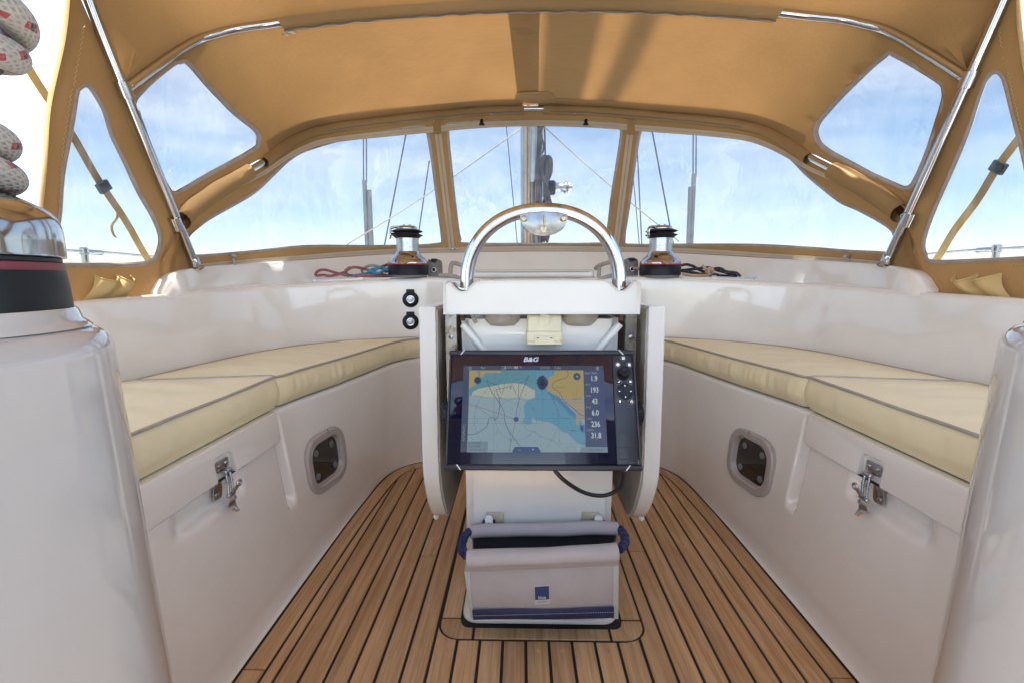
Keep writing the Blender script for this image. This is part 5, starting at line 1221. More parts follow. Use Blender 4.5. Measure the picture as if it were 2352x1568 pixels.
for q in ([(40, 770), (160, 790), (260, 860), (360, 920), (440, 970), (560, 1060), (640, 1160), (660, 1300), (650, 1460)], [(110, 605), (330, 640), (520, 650), (700, 720), (800, 780), (800, 900), (770, 960), (860, 1050), (920, 1140), (1000, 1150), (1150, 1240), (1290, 1280), (1400, 1370), (1470, 1450), (1560, 1350), (1650, 1460)], [(95, 548), (190, 503), (350, 473), (560, 433), (740, 423), (870, 443), (960, 495), (1030, 532)], [(1240, 545), (1360, 790), (1400, 930), (1530, 960), (1600, 1110)], [(1290, 635), (1380, 700), (1480, 800), (1560, 900)], [(870, 740), (870, 860), (880, 940), (840, 1010), (940, 1045)]): dline(SS(q), .00016, 'ink', 6, 3)
dpoly([sS(745+38*math.cos(R(a)), 968+38*math.sin(R(a))) for a in range(0, 360, 15)], 'navyink', 8)
dpoly([sS(1660+55*math.cos(R(a)), 325+55*math.sin(R(a))) for a in range(0, 360, 15)], 'ink', 8); dtext('N', 1662, 326, 34, 'text', 9, fn=sS)
for i in range(70):
    x, y = rnd.uniform(60, 1700), rnd.uniform(560, 1440)
    dtext(str(rnd.choice((12, 14, 17, 18, 21, 23, 27, 31, 34, 38, 41, 44, 48, 53, 56, 59, 62))), x, y, 15, 'greyblue' if False else 'ink', 6, fn=sS)
for q in ([(590, 300), (640, 260)], [(680, 310), (820, 285)], [(820, 260), (830, 300)], [(1290, 250), (1310, 300)]): dline(SS(q), .0006, 'red', 7)
dtext('ALIMOS', 1600, 1138, 24, 'ink', 7, fn=sS); dtext('SOUTH PALIRRIA', 750, 375, 13, 'ink', 7, fn=sS); dtext('MARINA FLOISVOS', 1410, 490, 15, 'ink', 7, fn=sS); dtext('PALAIO FALIRON', 1670, 660, 15, 'ink', 7, fn=sS)
dpoly(SS([(22, 1300), (322, 1300), (322, 1460), (12, 1460)]), 'greyblue', 8)
for i, s_ in enumerate(("N 37°54.979'", "E 23°39.459'", '0.53 NM, 267 °M')): dtext(s_, 30, 1328+i*50, 30, 'navyink', 9, 'LEFT', sS)
dpoly(SS([(680, 1465), (725, 1383), (1075, 1383), (1122, 1465)]), 'tab', 8); dtext('–', 797, 1424, 44, 'text', 9, fn=sS, squash=1.1); dtext('+', 1000, 1424, 40, 'text', 9, fn=sS, squash=1.1)
dpoly(S5([(1054, 640), (1178, 640), (1199, 1110), (1067, 1110)]), 'side', 1)
dpoly(S5([(1040, 1113), (1201, 1113), (1203, 1148), (1030, 1146)]), 'greyblue', 8); dtext('Clear cursor', 1128, 1131, 15, 'navyink', 9)
for i, (a, b_) in enumerate((('BOAT SPEED', '1.9'), ('HDG', '193'), ('TWA', '43'), ('TWS', '6.0'), ('TWD', '236'), ('DEPTH', '31.8'))):
    yy = 659+i*70.3; dtext(a, 1060+i*2.6, yy, 12, 'dim', 9, 'LEFT'); dtext(b_, 1117+i*2.7, yy+34, 32, 'text', 9, squash=.78, bold=.018)
dtext('S', 571, 625, 17, 'text', 9, bold=.02); dtext('HDG', 597, 623, 13, 'dim', 9); dtext('193', 634, 625, 17, 'text', 9, bold=.02); dtext('°M', 663, 624, 14, 'dim', 9)
dtext('13:57:24', 813, 626, 16, 'dim', 9); dtext('31.8m', 892, 626, 16, 'dim', 9)
for j in (-7, 0, 7): dline(S5([(1131, 629+j), (1147, 629+j)]), .0004, 'text', 9)
for i in (-7, 0, 7):
    for j in (-7, 0, 7): dline(S5([(350+i, 629+j), (354+i, 629+j)]), .0004, 'text', 9)
dline(S5([(547, 617), (564, 617), (564, 634), (547, 634), (547, 617), (564, 634)]), .0002, 'text', 9); dline(S5([(420, 618), (428, 630)]), .0008, 'dim', 9)
for i in range(3): dline(S5([(430+i*6, 632), (430+i*6, 626-4*i)]), .0003, 'dim', 9)
dtext('AUTOPILOT', 314, 1030, 14, 'dim', 9, rot=1); dline([(s5(318, 979)[0]+.0022*math.cos(R(a)), s5(318, 979)[1]+.0022*math.sin(R(a))) for a in range(0, 361, 30)], .0002, 'dim', 9)
mk('chart_display', DV, DF, [EM[k] for k in keys], glass, False, DM)
LOGO = mat('printed_silver', (.45, .47, .52), .35, .3)
v, f = text3('B&G', PP(*s5(726, 575), .0014), pright, pup, .0092, None, squash=1.2, shear=.25, bold=.03, off=0); mk('maker_logo', v, f, LOGO, glass, False)
DIMP = mat('printed_dark_grey', (.10, .10, .11), .5)
v, f = text3('ZEUS', PP(*s5(1356, 1213), .0011), pright, pup, .0034, None, off=0); mk('model_lettering', v, f, DIMP, keypad, False)
mk('model_tab', [PP(*s5(1388, 1190), .0011), PP(*s5(1402, 1190), .0011), PP(*s5(1405, 1222), .0011), PP(*s5(1390, 1222), .0011)], [(3, 2, 1, 0)], DIMP, keypad, False)
# ---- power cable looping below the plotter
cab = crom([PP(.022, -.105, -.03), PP(.024, -.118, -.028), (.045, .862, .385), (.085, .875, .356), (.125, .885, .346), (.152, .882, .362), (.158, .872, .395), PP(.153, -.105, -.03)], 8)
tag(tube('power_cable', cab, .0042, CABLE, None, 12), 'black rubber cable looping down below the chart plotter', 'cable')

# ================================================================== STORAGE BAG ON THE PEDESTAL
bg = thing('storage_bag', (0, .92, .07), 'grey canvas storage bag with navy band hung on the table column', 'bag')
YF, YK = .870, .958
def bag_sheet(TL, TR_, BL, BR, y0, y1, bul, m, name, parent=bg, n=24, k=14, off=0.0):
    rows_ = []
    for j in range(k+1):
        t = j/k; row = []
        for i in range(n+1):
            s = i/n; a = (TL[0]+(TR_[0]-TL[0])*s, TL[1]+(TR_[1]-TL[1])*s); b_ = (BL[0]+(BR[0]-BL[0])*s, BL[1]+(BR[1]-BL[1])*s)
            p = aty(a[0]+(b_[0]-a[0])*t, a[1]+(b_[1]-a[1])*t, y0+(y1-y0)*t)
            p.y -= bul*math.sin(math.pi*t)*(.4+.6*math.sin(math.pi*s))+off; p.y += .0025*noise.noise(p*11); row.append(p)
        rows_.append(row)
    return grid(name, rows_, m, parent)
C6 = lambda x, y: ((1550+x*.4529)*.6125, (1850+y*.4529)*.6125)
front = bag_sheet(C6(428, 600), C6(1692, 560), C6(496, 1024), C6(1660, 1022), YF, YF+.012, .010, BAGF, 'front_panel')
bag_sheet(C6(490, 942), C6(1655, 914), C6(500, 1022), C6(1655, 1006), YF+.008, YF+.012, .004, NAVY, 'navy_band', front, off=.0075)
for (a, b_, c_, d_) in ((C6(424, 640), C6(470, 640), C6(478, 1024), C6(503, 1020)), (C6(1652, 590), C6(1697, 580), C6(1648, 1026), C6(1694, 1026))):
    bag_sheet(a, b_, c_, d_, YF, YF+.012, .006, BAGT, 'edge_binding', front, 4, 12, .0035)
def roll(p0, p1, r, y, sagz, name, m):
    A, B = aty(*p0, y), aty(*p1, y); P = []
    for i in range(31):
        t = i/30; p = A.lerp(B, t); p.z += sagz*math.sin(math.pi*t); p.y -= .006*math.sin(math.pi*t); P.append(p)
    o_ = tube(name, P, r, m, bg, 16, sq=1.0)
    for v in o_.data.vertices: v.co.z += .003*noise.noise(v.co*14); v.co.y += .002*noise.noise(v.co*17)
    return A, B
fA, fB = roll(C6(450, 535), C6(1688, 482), .0178, YF-.004, .002, 'front_roll', BAGF)
kA, kB = roll(C6(480, 310), C6(1690, 290), .0150, YK, .007, 'back_roll', BAGF)
bag_sheet(C6(430, 585), C6(1692, 540), C6(425, 640), C6(1695, 585), YF-.004, YF, .002, BAGF, 'stitched_hem', bg, 24, 3, .004)
def stitch(p0, p1, y, off, n=60, parent=front):
    A, B = aty(*p0, y), aty(*p1, y)
    for i in range(0, n, 1):
        a, b_ = A.lerp(B, i/n), A.lerp(B, (i+.55)/n); a.y -= off; b_.y -= off
        V_.extend([a+Vector((0, 0, -.0005)), b_+Vector((0, 0, -.0005)), b_+Vector((0, 0, .0005)), a+Vector((0, 0, .0005))]); F_.append(tuple(range(len(V_)-4, len(V_))))
V_, F_ = [], []; stitch(C6(505, 968), C6(1650, 938), YF+.009, .0125+.002); stitch(C6(455, 628), C6(1690, 574), YF, .009)
mk('stitching', V_, F_, BAGT, front, False)
# back and lining
A, B = kA.copy(), kB.copy()
mk('back_panel', [A+Vector((0, .004, 0)), B+Vector((0, .004, 0)), (B.x-.01, YK+.006, .05), (A.x+.01, YK+.006, .05)], [(0, 1, 2, 3)], BAGIN, bg, False)
mk('lining', [(fA.x+.012, YF+.016, fA.z), (fB.x-.012, YF+.016, fB.z), (fB.x-.02, YF+.02, .07), (fA.x+.02, YF+.02, .07), (kB.x-.012, YK, .06), (kA.x+.012, YK, .06)], [(0, 1, 2, 3), (3, 2, 4, 5)], BAGIN, bg, False)
for sx, f_, k2 in ((-1, fA, kA), (1, fB, kB)):
    mk('side_gusset', [f_+Vector((sx*-.006, .01, -.02)), k2+Vector((sx*-.004, 0, -.01)), (k2.x-sx*.006, YK, .06), (f_.x-sx*.02, YF+.012, .07)], [(0, 1, 2, 3)], BAGF, bg, False)
    pth = crom([k2+Vector((sx*.002, -.004, .004)), k2.lerp(f_, .25)+Vector((sx*.013, 0, .002)), k2.lerp(f_, .6)+Vector((sx*.016, 0, 0)), f_+Vector((sx*.006, .002, .006))], 22)
    tube('elastic_loop', [p+Vector((.0015*math.sin(i*1.3), 0, 0)) for i, p in enumerate(pth)], .0095, NAVY, bg, 14, rfun=lambda t: .0070+.0024*abs(math.sin(t*17)))
# makers patch
def bagp(x, y, d=.0125): p = aty(*C6(x, y), YF+.006); p.y -= d; return p
pt_ = [bagp(1000, 732), bagp(1124, 724), bagp(1128, 872), bagp(1004, 880)]
mk('label_patch', [p for p in pt_]+[p+Vector((0, .004, 0)) for p in pt_], [(0, 1, 2, 3), (4, 5, 1, 0), (5, 6, 2, 1), (6, 7, 3, 2), (7, 4, 0, 3)], BAGT, front, False)
mk('label_blue', [bagp(1004, 737, .0128), bagp(1120, 729, .0128), bagp(1123, 836, .0128), bagp(1007, 843, .0128)], [(0, 1, 2, 3)], mat('label_navy', (.02, .045, .13), .6, bump=.3, bscale=700), front, False)
ux = (bagp(1120, 729)-bagp(1004, 737)).normalized(); uy = Vector((0, 0, 1)); uy = (uy-ux*uy.dot(ux)).normalized()
v, f = text3('blue', bagp(1064, 822, .0132), ux, uy, .0072, None, squash=.95, off=.0); mk('label_lettering', v, f, WHITEP, front, False)
v, f = text3('performance', bagp(1065, 857, .0130), ux, uy, .0028, None, squash=.95, bold=.01, off=.0); mk('label_lettering', v, f, NAVY, front, False)
for px in (627, 1528):
    p = aty(*C6(px, 222), .974)
    rbox('toggle_plate', p+Vector((.014 if px < 1000 else -.016, .004, .006)), (.040, .006, .026), ADHES, bg, .002, 2)
    slab('toggle', [p+Vector((a, -.004, b_)) for a, b_ in rrect(.009, .017, .0085, 5)], (0, -1, 0), .005, WHITEP, bg, .0015)
    lathe('toggle_screw', [(.005, 0), (.0045, .0018), (.002, .0022)], p+Vector((0, -.009, -.004)), STEEL, bg, 12, axis=(0, -1, 0))
    for d in (-1, 1): tube('toggle_cord', [p+Vector((d*.011, -.004, .004)), p+Vector((d*.013, -.006, -.006)), p+Vector((d*.012, -.008, -.018))], .0035, NAVY, bg, 8)

# ================================================================== WINCHES
def winch(loc, label, group, arm):
    t = thing('winch', loc, label, 'winch', group); c = Vector(loc)
    lathe('base_plinth', [(.080, 0), (.081, .008), (.084, .010)], c, GREYP, t, 48)
    lathe('base_ring', [(.084, .010), (.0862, .012), (.0862, .050), (.084, .053)], c, BLACKP, t, 56)
    lathe('red_ring', [(.0862, .0525), (.0868, .0535), (.0868, .0555), (.084, .057)], c, REDP, t, 56)
    lathe('chrome_skirt', [(.0850, .0565), (.0855, .058), (.0850, .064), (.080, .073), (.072, .082), (.063, .089), (.056, .096), (.052, .104), (.0495, .110), (.046, .111)], c, STEEL, t, 56)
    sk = lathe('skirt_notch', [(.032, .0), (.032, .003), (.025, .006), (.012, .007)], c+Vector((0, -.070, .078)), SATIN, t, 24, axis=(0, -.75, .66))
    lathe('drum', [(.0482, .109), (.0478, .115), (.0470, .138), (.0485, .163), (.048, .167)], c, SATIN, t, 56)
    lathe('lower_jaw', [(.046, .165), (.050, .167), (.058, .174), (.066, .1785), (.0665, .1805), (.058, .1830), (.050, .186)], c, RUBBER, t, 56)
    lathe('upper_jaw', [(.049, .185), (.050, .189), (.058, .1915), (.066, .1945), (.0665, .1965), (.057, .2005), (.046, .2045)], c, RUBBER, t, 56)
    cap = lathe('cap', [(.044, .2035), (.0445, .207), (.042, .214), (.036, .218), (.022, .220), (.018, .2195), (.018, .223), (.016, .2245), (.010, .2245)], c, STEEL, t, 48)
    fd = arm; rt = Vector((-fd.y, fd.x, 0))
    pth = crom([c+fd*.030+Vector((0, 0, .213)), c+fd*.052+Vector((0, 0, .2125)), c+fd*.067+Vector((0, 0, .207)), c+fd*.0705+Vector((0, 0, .193)), c+fd*.069+Vector((0, 0, .178)), c+fd*.072+rt*.004+Vector((0, 0, .165))], 6)
    a_ = tube('feeder_arm', pth, .0075, STEEL, t, 12, sq=.55, rfun=lambda q: .0105-.004*q)
    tube('stripper', crom([c+fd*.070+Vector((0, 0, .184)), c+fd*.058+rt*-.012+Vector((0, 0, .186)), c+fd*.05+rt*-.024+Vector((0, 0, .187))], 5), .004, STEEL, t, 8)
    return t
winch((-.538, 2.0, .789), 'chrome and black self-tailing winch on the left coaming top beside the red rope', 'small self-tailing winches', Vector((-.96, -.28, 0)))
winch((.5525, 2.0, .784), 'chrome and black self-tailing winch on the right coaming top beside the dark rope', 'small self-tailing winches', Vector((-.90, -.44, 0)))
# ---- the big winch at the left edge
WC = Vector((PODL[0], PODL[1], 0))
bw = thing('winch', (WC.x, WC.y, .768), 'large chrome winch with dark red ring standing on the near left pod', 'winch')
lathe('base_ring', [(.0875, .7683), (.0888, .7690), (.0882, .785), (.0872, .7955)], WC, BLACKP, bw, 96)
lathe('red_ring', [(.0868, .7953), (.0872, .7965), (.0870, .8005), (.0862, .8012)], WC, DREDP, bw, 96)
lathe('rubber_gap', [(.0845, .8008), (.0858, .8018), (.0858, .8042), (.084, .805)], WC, RUBBER, bw, 96)
lathe('chrome_skirt', [(.0875, .8047), (.0887, .8053), (.0886, .8065), (.0888, .815), (.0886, .8245), (.0878, .8297), (.0860, .8342), (.0830, .8380), (.0795, .8408), (.072, .8452), (.066, .8480), (.058, .8502), (.052, .8510)], WC, STEEL, bw, 96)
lathe('drum', [(.0525, .850), (.052, .86), (.048, .90), (.049, .925), (.050, .93)], WC, SATIN, bw, 64)
lathe('lower_jaw', [(.050, .929), (.070, .936), (.070, .938), (.055, .944)], WC, RUBBER, bw, 64)
lathe('upper_jaw', [(.05, .944), (.062, .954), (.062, .956), (.045, .962)], WC, RUBBER, bw, 64)
lathe('cap', [(.045, .961), (.044, .972), (.03, .978), (.012, .979)], WC, STEEL, bw, 48)
vdir = (Vector((0.985*-1, .17, 0))).normalized()
fd = Vector((math.cos(R(-46)), math.sin(R(-46)), 0)); fd = Vector((.70, .71, 0)).normalized()
tip = WC+fd*.0615; n_ = 24
sp = [(a, b_) for a, b_ in rrect(.036, .015, .0145, 6)]
rt = Vector((-fd.y, fd.x, 0))
slab('feeder_arm', [WC+fd*(.034+a)+rt*b_+Vector((0, 0, .9425)) for a, b_ in sp], (0, 0, 1), .007, STEEL, bw, .003, 3)
# thick sheet wound on it
pts = []
def turn(r, z, a): return WC+Vector((r*math.cos(a), r*math.sin(a), z))
N_ = 260
for i in range(N_+1):
    q = i/N_; a = q*2*math.pi*5.0+1.2
    if q < .25: r_, z = .0635, .8595+.006*q
    elif q < .30: r_, z = .0635, .861+(q-.25)/.05*.022
    elif q < .50: r_, z = .0628, .884
    elif q < .58: w = (q-.50)/.08; r_, z = .0628-.010*w, .884+.024*w
    elif q < .72: r_, z = .0528, .909
    elif q < .77: w = (q-.72)/.05; r_, z = .0528+.0185*w, .909+.027*w
    else: w = min(1, (q-.77)/.06); r_, z = .0713+.0087*w, .936+.030*w
    pts.append(turn(r_, z, a))
tag(tube('sheet_rope', resample(pts, 420), .0108, ROPE_BIG, None, 20), 'thick white rope with red and navy flecks wound on the big winch', 'rope')

# ================================================================== SMALL FITTINGS ON THE COAMING TOP
for k, (px, py) in enumerate(((943, 688), (943, 739))):
    loc, n = hit(px, py, coam_bvh); n = Vector((n.x, n.y, n.z*.3)).normalized()
    s_ = thing('power_socket', loc, ('upper' if k == 0 else 'lower')+' of the two round black power sockets in the left bulkhead', 'socket', 'round power sockets')
    lathe('flange', [(.0335, -.004), (.0345, .002), (.0335, .006), (.029, .0075), (.029, .0095), (.0265, .011)], loc, BLACKP, s_, 40, axis=n)
    rt = Vector((0, 0, 1)).cross(n).normalized(); up_ = n.cross(rt)
    for j in range(11):
        x = -.020+.004*j; h = math.sqrt(max(0, .0245**2-x*x)); rbox('cap_rib', loc+rt*x+n*.0115, (.0016, .0016, 2*h), BLACKP, s_, 0, 1, Matrix((rt, n, up_)).transposed())
    lathe('cap_ring', [(.0172, .010), (.0172, .0140), (.0135, .0150), (.0115, .0142)], loc, STEEL, s_, 32, axis=n)
    lathe('cap_button', [(.0118, .010), (.0118, .0138), (.009, .0148)], loc, SATIN, s_, 28, axis=n)
    rbox('hinge_tab', loc+up_*.033+n*.006, (.034, .012, .020), BLACKP, s_, .002, 2, Matrix((rt, n, up_)).transposed())
# rope clutches
for sx, px, lab in ((-1, 996, 'grey rope clutch beside the left winch with a red line in its eye'), (1, 1452, 'grey rope clutch beside the right winch with an orange line in its eye')):
    p = aty(px, 616, 2.06); c = Vector((p.x, 2.10, .792))
    q = thing('rope_clutch', c, lab, 'rope clutch', 'grey rope clutches')
    pr = [(-.055, 0), (.055, 0), (.055, .050), (.035, .072), (-.03, .076), (-.048, .066), (-.055, .045)]
    for dx in (-.020, .020): slab('cheek', [c+Vector((dx-.004, a, b_)) for a, b_ in pr], (1, 0, 0), .008, GREYP, q, .002)
    slab('clutch_body', [c+Vector((-.018, a*.93, b_*.93)) for a, b_ in pr], (1, 0, 0), .036, GREYP, q, .003)
    rbox('lever', c+Vector((0, -.01, .074)), (.022, .07, .012), RUBBER, q, .004, 2)
    e = c+Vector((-.004*sx, -.056, .030)); tube('eye', [e+Vector((.0095*math.cos(R(a)), -.002, .0095*math.sin(R(a)))) for a in range(0, 360, 20)], .0026, STEEL, q, 8, closed=True)
    lathe('eye_hole', [(.0085, 0), (.0085, .001)], e, DARKIN, q, 16, axis=(0, -1, 0))
# pale track strips on the coaming top
for sx, a, b_, lab in ((-1, (724, 639), (830, 634), 'left'), (1, (1736, 645), (1640, 638), 'right')):
    A, B = aty(*a, 1.86), aty(*b_, 1.90); A.z = B.z = .780
    loc = coam_bvh.ray_cast(Vector((A.x, A.y, 1.2)), Vector((0, 0, -1)))[0]; A.z = loc.z; loc = coam_bvh.ray_cast(Vector((B.x, B.y, 1.2)), Vector((0, 0, -1)))[0]; B.z = loc.z
    d = (B-A); C_ = aty(896 if sx < 0 else 1566, 637, 1.93); C_.z = B.z
    tt = thing('deck_track', (A+B)/2, 'low white metal track strip on the %s coaming top' % lab, 'track', 'track strips on the coaming tops')
    M3 = Vector((1, 0, 0)).rotation_difference(d.normalized()).to_matrix()
    rbox('strip', (A+B)/2+Vector((0, 0, .004)), (d.length, .022, .010), ALU, tt, .002, 2, M3)
    rbox('end_clip', A+Vector((0, -.002, .005)), (.016, .026, .013), ALU, tt, .002, 2, M3); rbox('end_clip', B+Vector((0, -.002, .005)), (.020, .026, .014), ALU, tt, .002, 2, M3)
    d2 = C_-B; rbox('curved_plate', (B+C_)/2+Vector((0, .01, .004)), (d2.length, .04, .009), ALU, tt, .004, 3, Vector((1, 0, 0)).rotation_difference(d2.normalized()).to_matrix())
# rope tails
def rope(name, px, r, m, label, ydepth, jit, seed, extra=None):
    rr = random.Random(seed); P = []
    for i, (x, y) in enumerate(px):
        yy = ydepth+rr.uniform(-jit, jit); p = aty(x, y, yy); P.append(p)
    for p in P:
        h = coam_bvh.ray_cast(Vector((p.x, p.y, 1.1)), Vector((0, 0, -1)))[0]
        if h and p.z < h.z+r: p.z = h.z+r
    return tag(tube(name, crom(P, 10), r, m, None, 10), label, 'rope', 'loose rope tails by the winches')
rope('rope_tail', [(800, 634), (775, 628), (745, 620), (729, 624), (726, 633), (742, 632), (760, 634), (790, 626), (800, 619), (815, 614), (840, 619), (870, 629), (892, 634), (850, 634), (805, 633), (793, 624), (803, 615)], .0062, ROPE_RED, 'faded red rope lying in loops left of the left winch', 2.01, .035, 1)
rope('rope_tail', [(835, 632), (832, 620), (848, 611), (868, 612), (880, 622), (862, 630), (845, 622)], .0062, ROPE_GREY, 'pale grey flecked rope coil among the red rope', 2.06, .02, 2)
rope('rope_tail', [(812, 634), (840, 629), (862, 620), (874, 614), (884, 620), (870, 628), (850, 622), (872, 616), (893, 620), (912, 629), (890, 634), (860, 632), (846, 624)], .0062, ROPE_BLUE, 'bright blue rope tangle beside the left winch', 2.00, .025, 3)
rope('rope_tail', [(855, 622), (880, 612), (905, 603), (925, 602), (935, 612), (910, 618), (885, 624), (900, 612), (925, 620), (950, 626), (980, 618), (992, 616)], .0064, ROPE_DRED, 'dark red rope running from the left clutch behind the winch', 2.09, .012, 4)
rope('rope_tail', [(1556, 613), (1575, 608), (1592, 612), (1610, 622), (1630, 628), (1650, 632), (1620, 632), (1590, 626), (1565, 622), (1600, 618), (1625, 615), (1650, 622), (1672, 628), (1692, 634), (1660, 634), (1620, 630), (1575, 632)], .0062, ROPE_BLK, 'navy rope with pale flecks lying right of the right winch', 2.02, .03, 5)
rope('rope_tail', [(1628, 629), (1640, 618), (1655, 617), (1668, 624), (1690, 627), (1700, 634)], .0058, ROPE_BLK, 'short dark rope end behind the orange knot', 1.98, .01, 6)
kn = [aty(*q, 1.965) for q in ((1613, 610), (1618, 615), (1624, 621))]; cK = aty(1630, 624, 1.965)
for i in range(28): a = i*.62; kn.append(cK+Vector((.010*math.cos(a), .010*math.sin(a*1.3), .012*math.sin(a)+.0)))
kn += [aty(1622, 633, 1.965), aty(1590, 633, 1.965), aty(1567, 630, 1.98)]
tag(tube('rope_tail', crom(kn, 4), .0060, ROPE_ORG, None, 10), 'orange and cream rope end tied in a knot on the right coaming top', 'rope', 'loose rope tails by the winches')
rope('rope_tail', [(1454, 616), (1464, 617), (1474, 621), (1486, 628)], .0056, ROPE_ORG, 'short orange line leading from the right clutch to the winch', 2.03, .0, 9)
# sliding hatch with grab handles beside it
ht = thing('sliding_hatch', (0, 2.25, .79), 'low white sliding hatch seen through the grab rail arch', 'hatch')
rbox('hatch_lid', (.003, 2.27, .797), (.55, .46, .050), GELW, ht, .014, 4); rbox('hatch_lip', (.003, 2.034, .778), (.545, .02, .022), BEIGEP, ht, .005, 2); rbox('hatch_bead', (.003, 2.0385, .811), (.50, .004, .003), BEIGEP, ht, .001, 1)
for sx in (-1, 1):
    gh = thing('grab_handle', (sx*.33, 2.0, .79), 'weathered beige grab handle on the %s side of the hatch' % ('left' if sx < 0 else 'right'), 'handle', 'grab handles beside the hatch')
    X_ = lambda x: sx*x
    tube('rail', crom([(X_(.352), 1.985, .785), (X_(.350), 1.99, .835), (X_(.338), 2.0, .850), (X_(.300), 2.03, .838), (X_(.285), 2.06, .825)], 7), .0095, BEIGEP, gh, 12)
    tube('post', [(X_(.298), 2.035, .836), (X_(.296), 2.03, .785)], .0085, BEIGEP, gh, 12)
    tube('lower_rail', crom([(X_(.40), 1.965, .797), (X_(.345), 1.97, .795), (X_(.31), 1.975, .785), (X_(.285), 1.98, .778)], 6), .0085, BEIGEP, gh, 12)
# companionway doors in the bulkhead, behind the table
cw = coam
rbox('companionway_board', (0, 1.945, .52), (.56, .02, .46), GELW, cw, .006, 2); rbox('board_handle', (0, 1.93, .62), (.09, .015, .02), STEEL, cw, .005, 2)

# ================================================================== RIG BEYOND THE WINDSCREEN
ms = thing('mast', (.048, 4.2, .8), 'grey alloy mast standing on the coachroof beyond the windscreen', 'mast')
mrow = []
for z in (.78, 2.0, 4, 8, 12): mrow.append([Vector((.048+.100*math.cos(R(a)), 4.25+.15*math.sin(R(a)), z)) for a in range(0, 360, 12)])
grid('mast_tube', mrow, MASTM, ms, True)
for dx, m_, r_ in ((-.085, MASTM, .010), (-.055, TANR, .013), (-.028, TANR, .012), (.0, TANR, .013), (.03, WROPE, .010), (.075, MASTM, .014)):
    y_ = 4.25-.15*math.sqrt(max(.02, 1-(dx/.1)**2))-r_
    tube('halyard', [(.048+dx, y_, .95), (.048+dx+.004, y_, 2.0), (.048+dx+.008, y_, 6.0)], r_, m_, ms, 8)
rbox('mast_box', (.165, 4.12, 1.62), (.04, .10, .28), GREYP, ms, .01, 2); rbox('mast_box', (.105, 4.07, 2.0), (.05, .06, .30), GREYP, ms, .01, 2)
rbox('mast_collar', (.05, 4.15, .98), (.26, .30, .14), MASTM, ms, .03, 2)
for i in range(5): lathe('turning_block', [(.02, -.02), (.026, -.015), (.026, .015), (.02, .02)], (-.06+.055*i, 3.98, 1.00+.02*(i % 2)), STEEL if i % 2 else BLACKP, ms, 16, axis=(1, 0, 0))
mw = aty(1262, 432, 4.12)
lathe('mast_winch_base', [(.060, 0), (.062, .008), (.062, .055), (.05, .065)], (.185, 4.12, mw.z), BLACKP, ms, 28, axis=(1, 0, 0))
lathe('mast_winch_drum', [(.052, .06), (.040, .085), (.036, .13), (.050, .15), (.050, .16), (.035, .165), (.050, .175), (.05, .185), (.03, .19), (.03, .21), (.015, .215)], (.185, 4.12, mw.z), SATIN, ms, 28, axis=(1, 0, 0))
# boom above, whose soft shadow falls on the hood
tube('boom', [(.05, 4.0, 3.8), (.10, -1.6, 3.9)], .10, MASTM, ms, 20, sq=1.3); tube('boom_strut', [(.05, 4.05, 1.6), (.07, 3.0, 3.75)], .030, MASTM, ms, 12)
tube('shadow_bar', [(.05, 4.1, 4.6), (.60, -2.5, 4.3)], .05, WROPE, ms, 10)  # added bar out of view, casts the second soft band on the hood
# hank of dark halyard hanging by the winch
hk = []
rr = random.Random(3)
for i in range(9):
    x0 = 1247+rr.uniform(-6, 6); x1 = 1258+rr.uniform(-5, 7)
    hk += [(x0, 360+rr.uniform(0, 8)), (x0-2, 395), (1253+rr.uniform(-3, 3), 430), (1252+rr.uniform(-6, 6), 480), (1250+rr.uniform(-8, 8), 555), (1262+rr.uniform(-5, 6), 480), (1255+rr.uniform(-3, 3), 430), (x1+2, 395), (x1, 362)]
tag(tube('halyard_hank', crom([aty(x, y, 4.02+rr.uniform(-.03, .03)) for x, y in hk], 4), .011, PURPR, None, 6), 'dark rope hank hanging beside the mast winch', 'rope')
hl = [aty(x, y, 4.0) for x, y in ((1240, 285), (1243, 310), (1249, 335), (1246, 352), (1240, 345), (1238, 330), (1244, 300), (1250, 290), (1252, 340), (1252, 365))]
tag(tube('halyard_loop', crom(hl, 6), .008, PURPR, None, 6), 'thin dark rope loop hanging at the top right of the mast', 'rope')
tag(tube('halyard_bundle', crom([aty(x, y, 4.02) for x, y in ((1238, 270), (1236, 300), (1240, 320), (1236, 345), (1234, 380), (1236, 420), (1234, 470))], 6), .028, PURPR, None, 8, rfun=lambda t: .030-.014*t), 'dark bundle of ropes tied to the right side of the mast', 'rope')
# shrouds with grey covers
for sx, x0, y0_, x1, x2, y2, lab in ((-1, 837, 415, 843, 848, 437, 'left'), (1, 1594, 400, 1588, 1586, 430, 'right')):
    A = aty(x0, y0_, 4.2); B = aty(x1, 566, 4.2); sh = thing('shroud', B, 'twin wire shroud with grey plastic cover seen through the %s windscreen pane' % lab, 'shroud', 'covered shrouds')
    for d in (-.008, .018): tube('wire', [A+Vector((d, 0, -.02)), A+Vector((d-sx*.10, 0, 2.2))], .0062, WIRE, sh, 8)
    tube('cover', [A, B+Vector((0, 0, -.4))], .020, PVCCOV, sh, 12); A2 = aty(x2, y2, 4.18); B2 = aty(x2+(6 if sx < 0 else -4), 566, 4.18); tube('cover', [A2, B2+Vector((0, 0, -.4))], .019, PVCCOV, sh, 12)
def wire(a, b_, y, r, m, name, label, cat, sag=0.0, group=None):
    A, B = aty(*a, y), aty(*b_, y); P = [A.lerp(B, i/12)+Vector((0, 0, -sag*math.sin(math.pi*i/12))) for i in range(13)]
    return tag(tube(name, P, r, m, None, 6), label, cat, group)
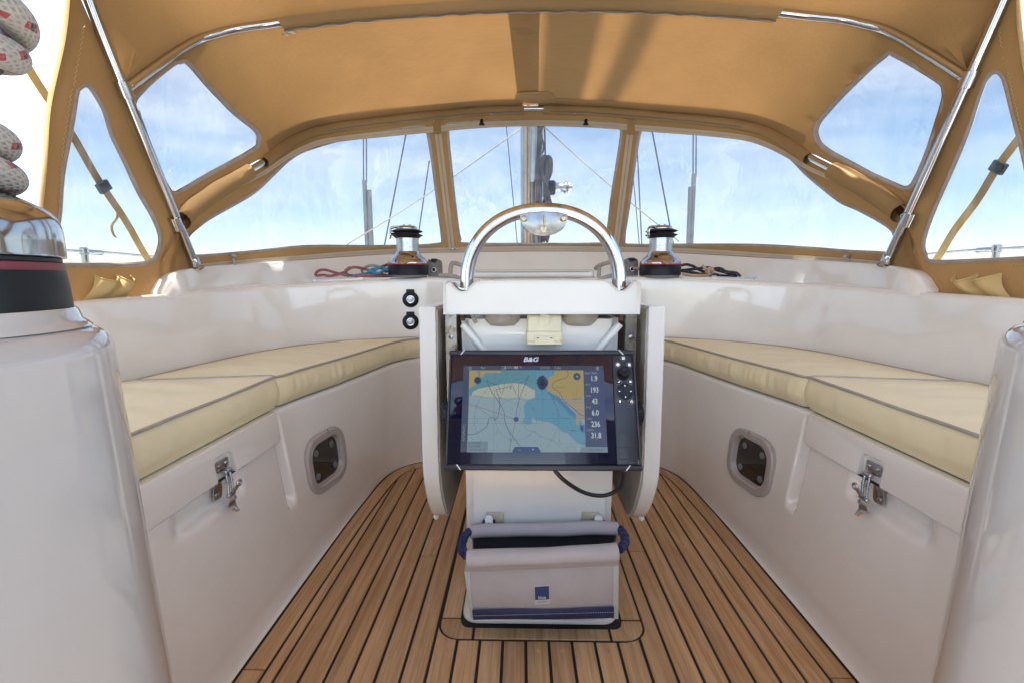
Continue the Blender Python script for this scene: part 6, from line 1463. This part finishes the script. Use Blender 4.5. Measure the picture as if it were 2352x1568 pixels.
wire((1196, 296), (780, 572), 3.9, .0055, PIPING, 'control_line', 'pale line slanting down to the left from the mast', 'line', .03)
wire((1250, 292), (1560, 555), 3.9, .0055, PIPING, 'control_line', 'pale line slanting down to the right from the mast', 'line', .02)
wire((938, 280), (880, 580), 4.0, .0062, WIRE, 'rigging_wire', 'dark wire crossing the left pane left of the winch', 'wire', 0, 'rigging wires')
wire((986, 370), (955, 580), 4.4, .0062, WIRE, 'rigging_wire', 'dark wire in the left pane nearest the centre zip', 'wire', 0, 'rigging wires')
wire((1161, 270), (1190, 580), 4.5, .0052, WIRE, 'rigging_wire', 'thin wire in the centre pane left of the mast', 'wire', 0, 'rigging wires')
wire((1494, 280), (1550, 580), 4.0, .0062, WIRE, 'rigging_wire', 'dark wire slanting across the right pane above the winch', 'wire', 0, 'rigging wires')
wire((1463, 330), (1475, 580), 4.4, .0062, WIRE, 'rigging_wire', 'dark wire in the right pane nearest the centre zip', 'wire', 0, 'rigging wires')
wire((1452, 380), (1470, 580), 4.4, .0045, WIRE, 'rigging_wire', 'thinnest wire in the right pane beside the centre zip', 'wire', 0, 'rigging wires')
# guardrails outboard
for sx, px, py, lab in ((-1, 193, 574, 'left'), (1, 2290, 568, 'right')):
    p = atx(px, py, sx*1.9); st = thing('stanchion', (p.x, p.y, .30), 'stainless stanchion with lifeline outside the %s side window' % lab, 'stanchion', 'guardrail stanchions')
    tube('post', [(p.x, p.y, .30), (p.x, p.y, p.z-.004)], .0125, STEEL, st, 14); lathe('cap', [(.0135, -.02), (.0160, -.018), (.0160, .004), (.010, .010)], p, STEEL, st, 16)
    tube('lifeline', crom([(p.x, p.y-2.6, p.z-.03), (p.x, p.y-1.0, p.z-.025), (p.x, p.y, p.z-.006), (p.x, p.y+.5, p.z-.014), (p.x, p.y+2.0, p.z-.02)], 8), .0045, SATIN, st, 8)
    lathe('line_clamp', [(.007, -.035), (.010, -.03), (.010, .03), (.007, .035)], p+Vector((0, .05, -.008)), STEEL, st, 12, axis=(0, 1, 0))
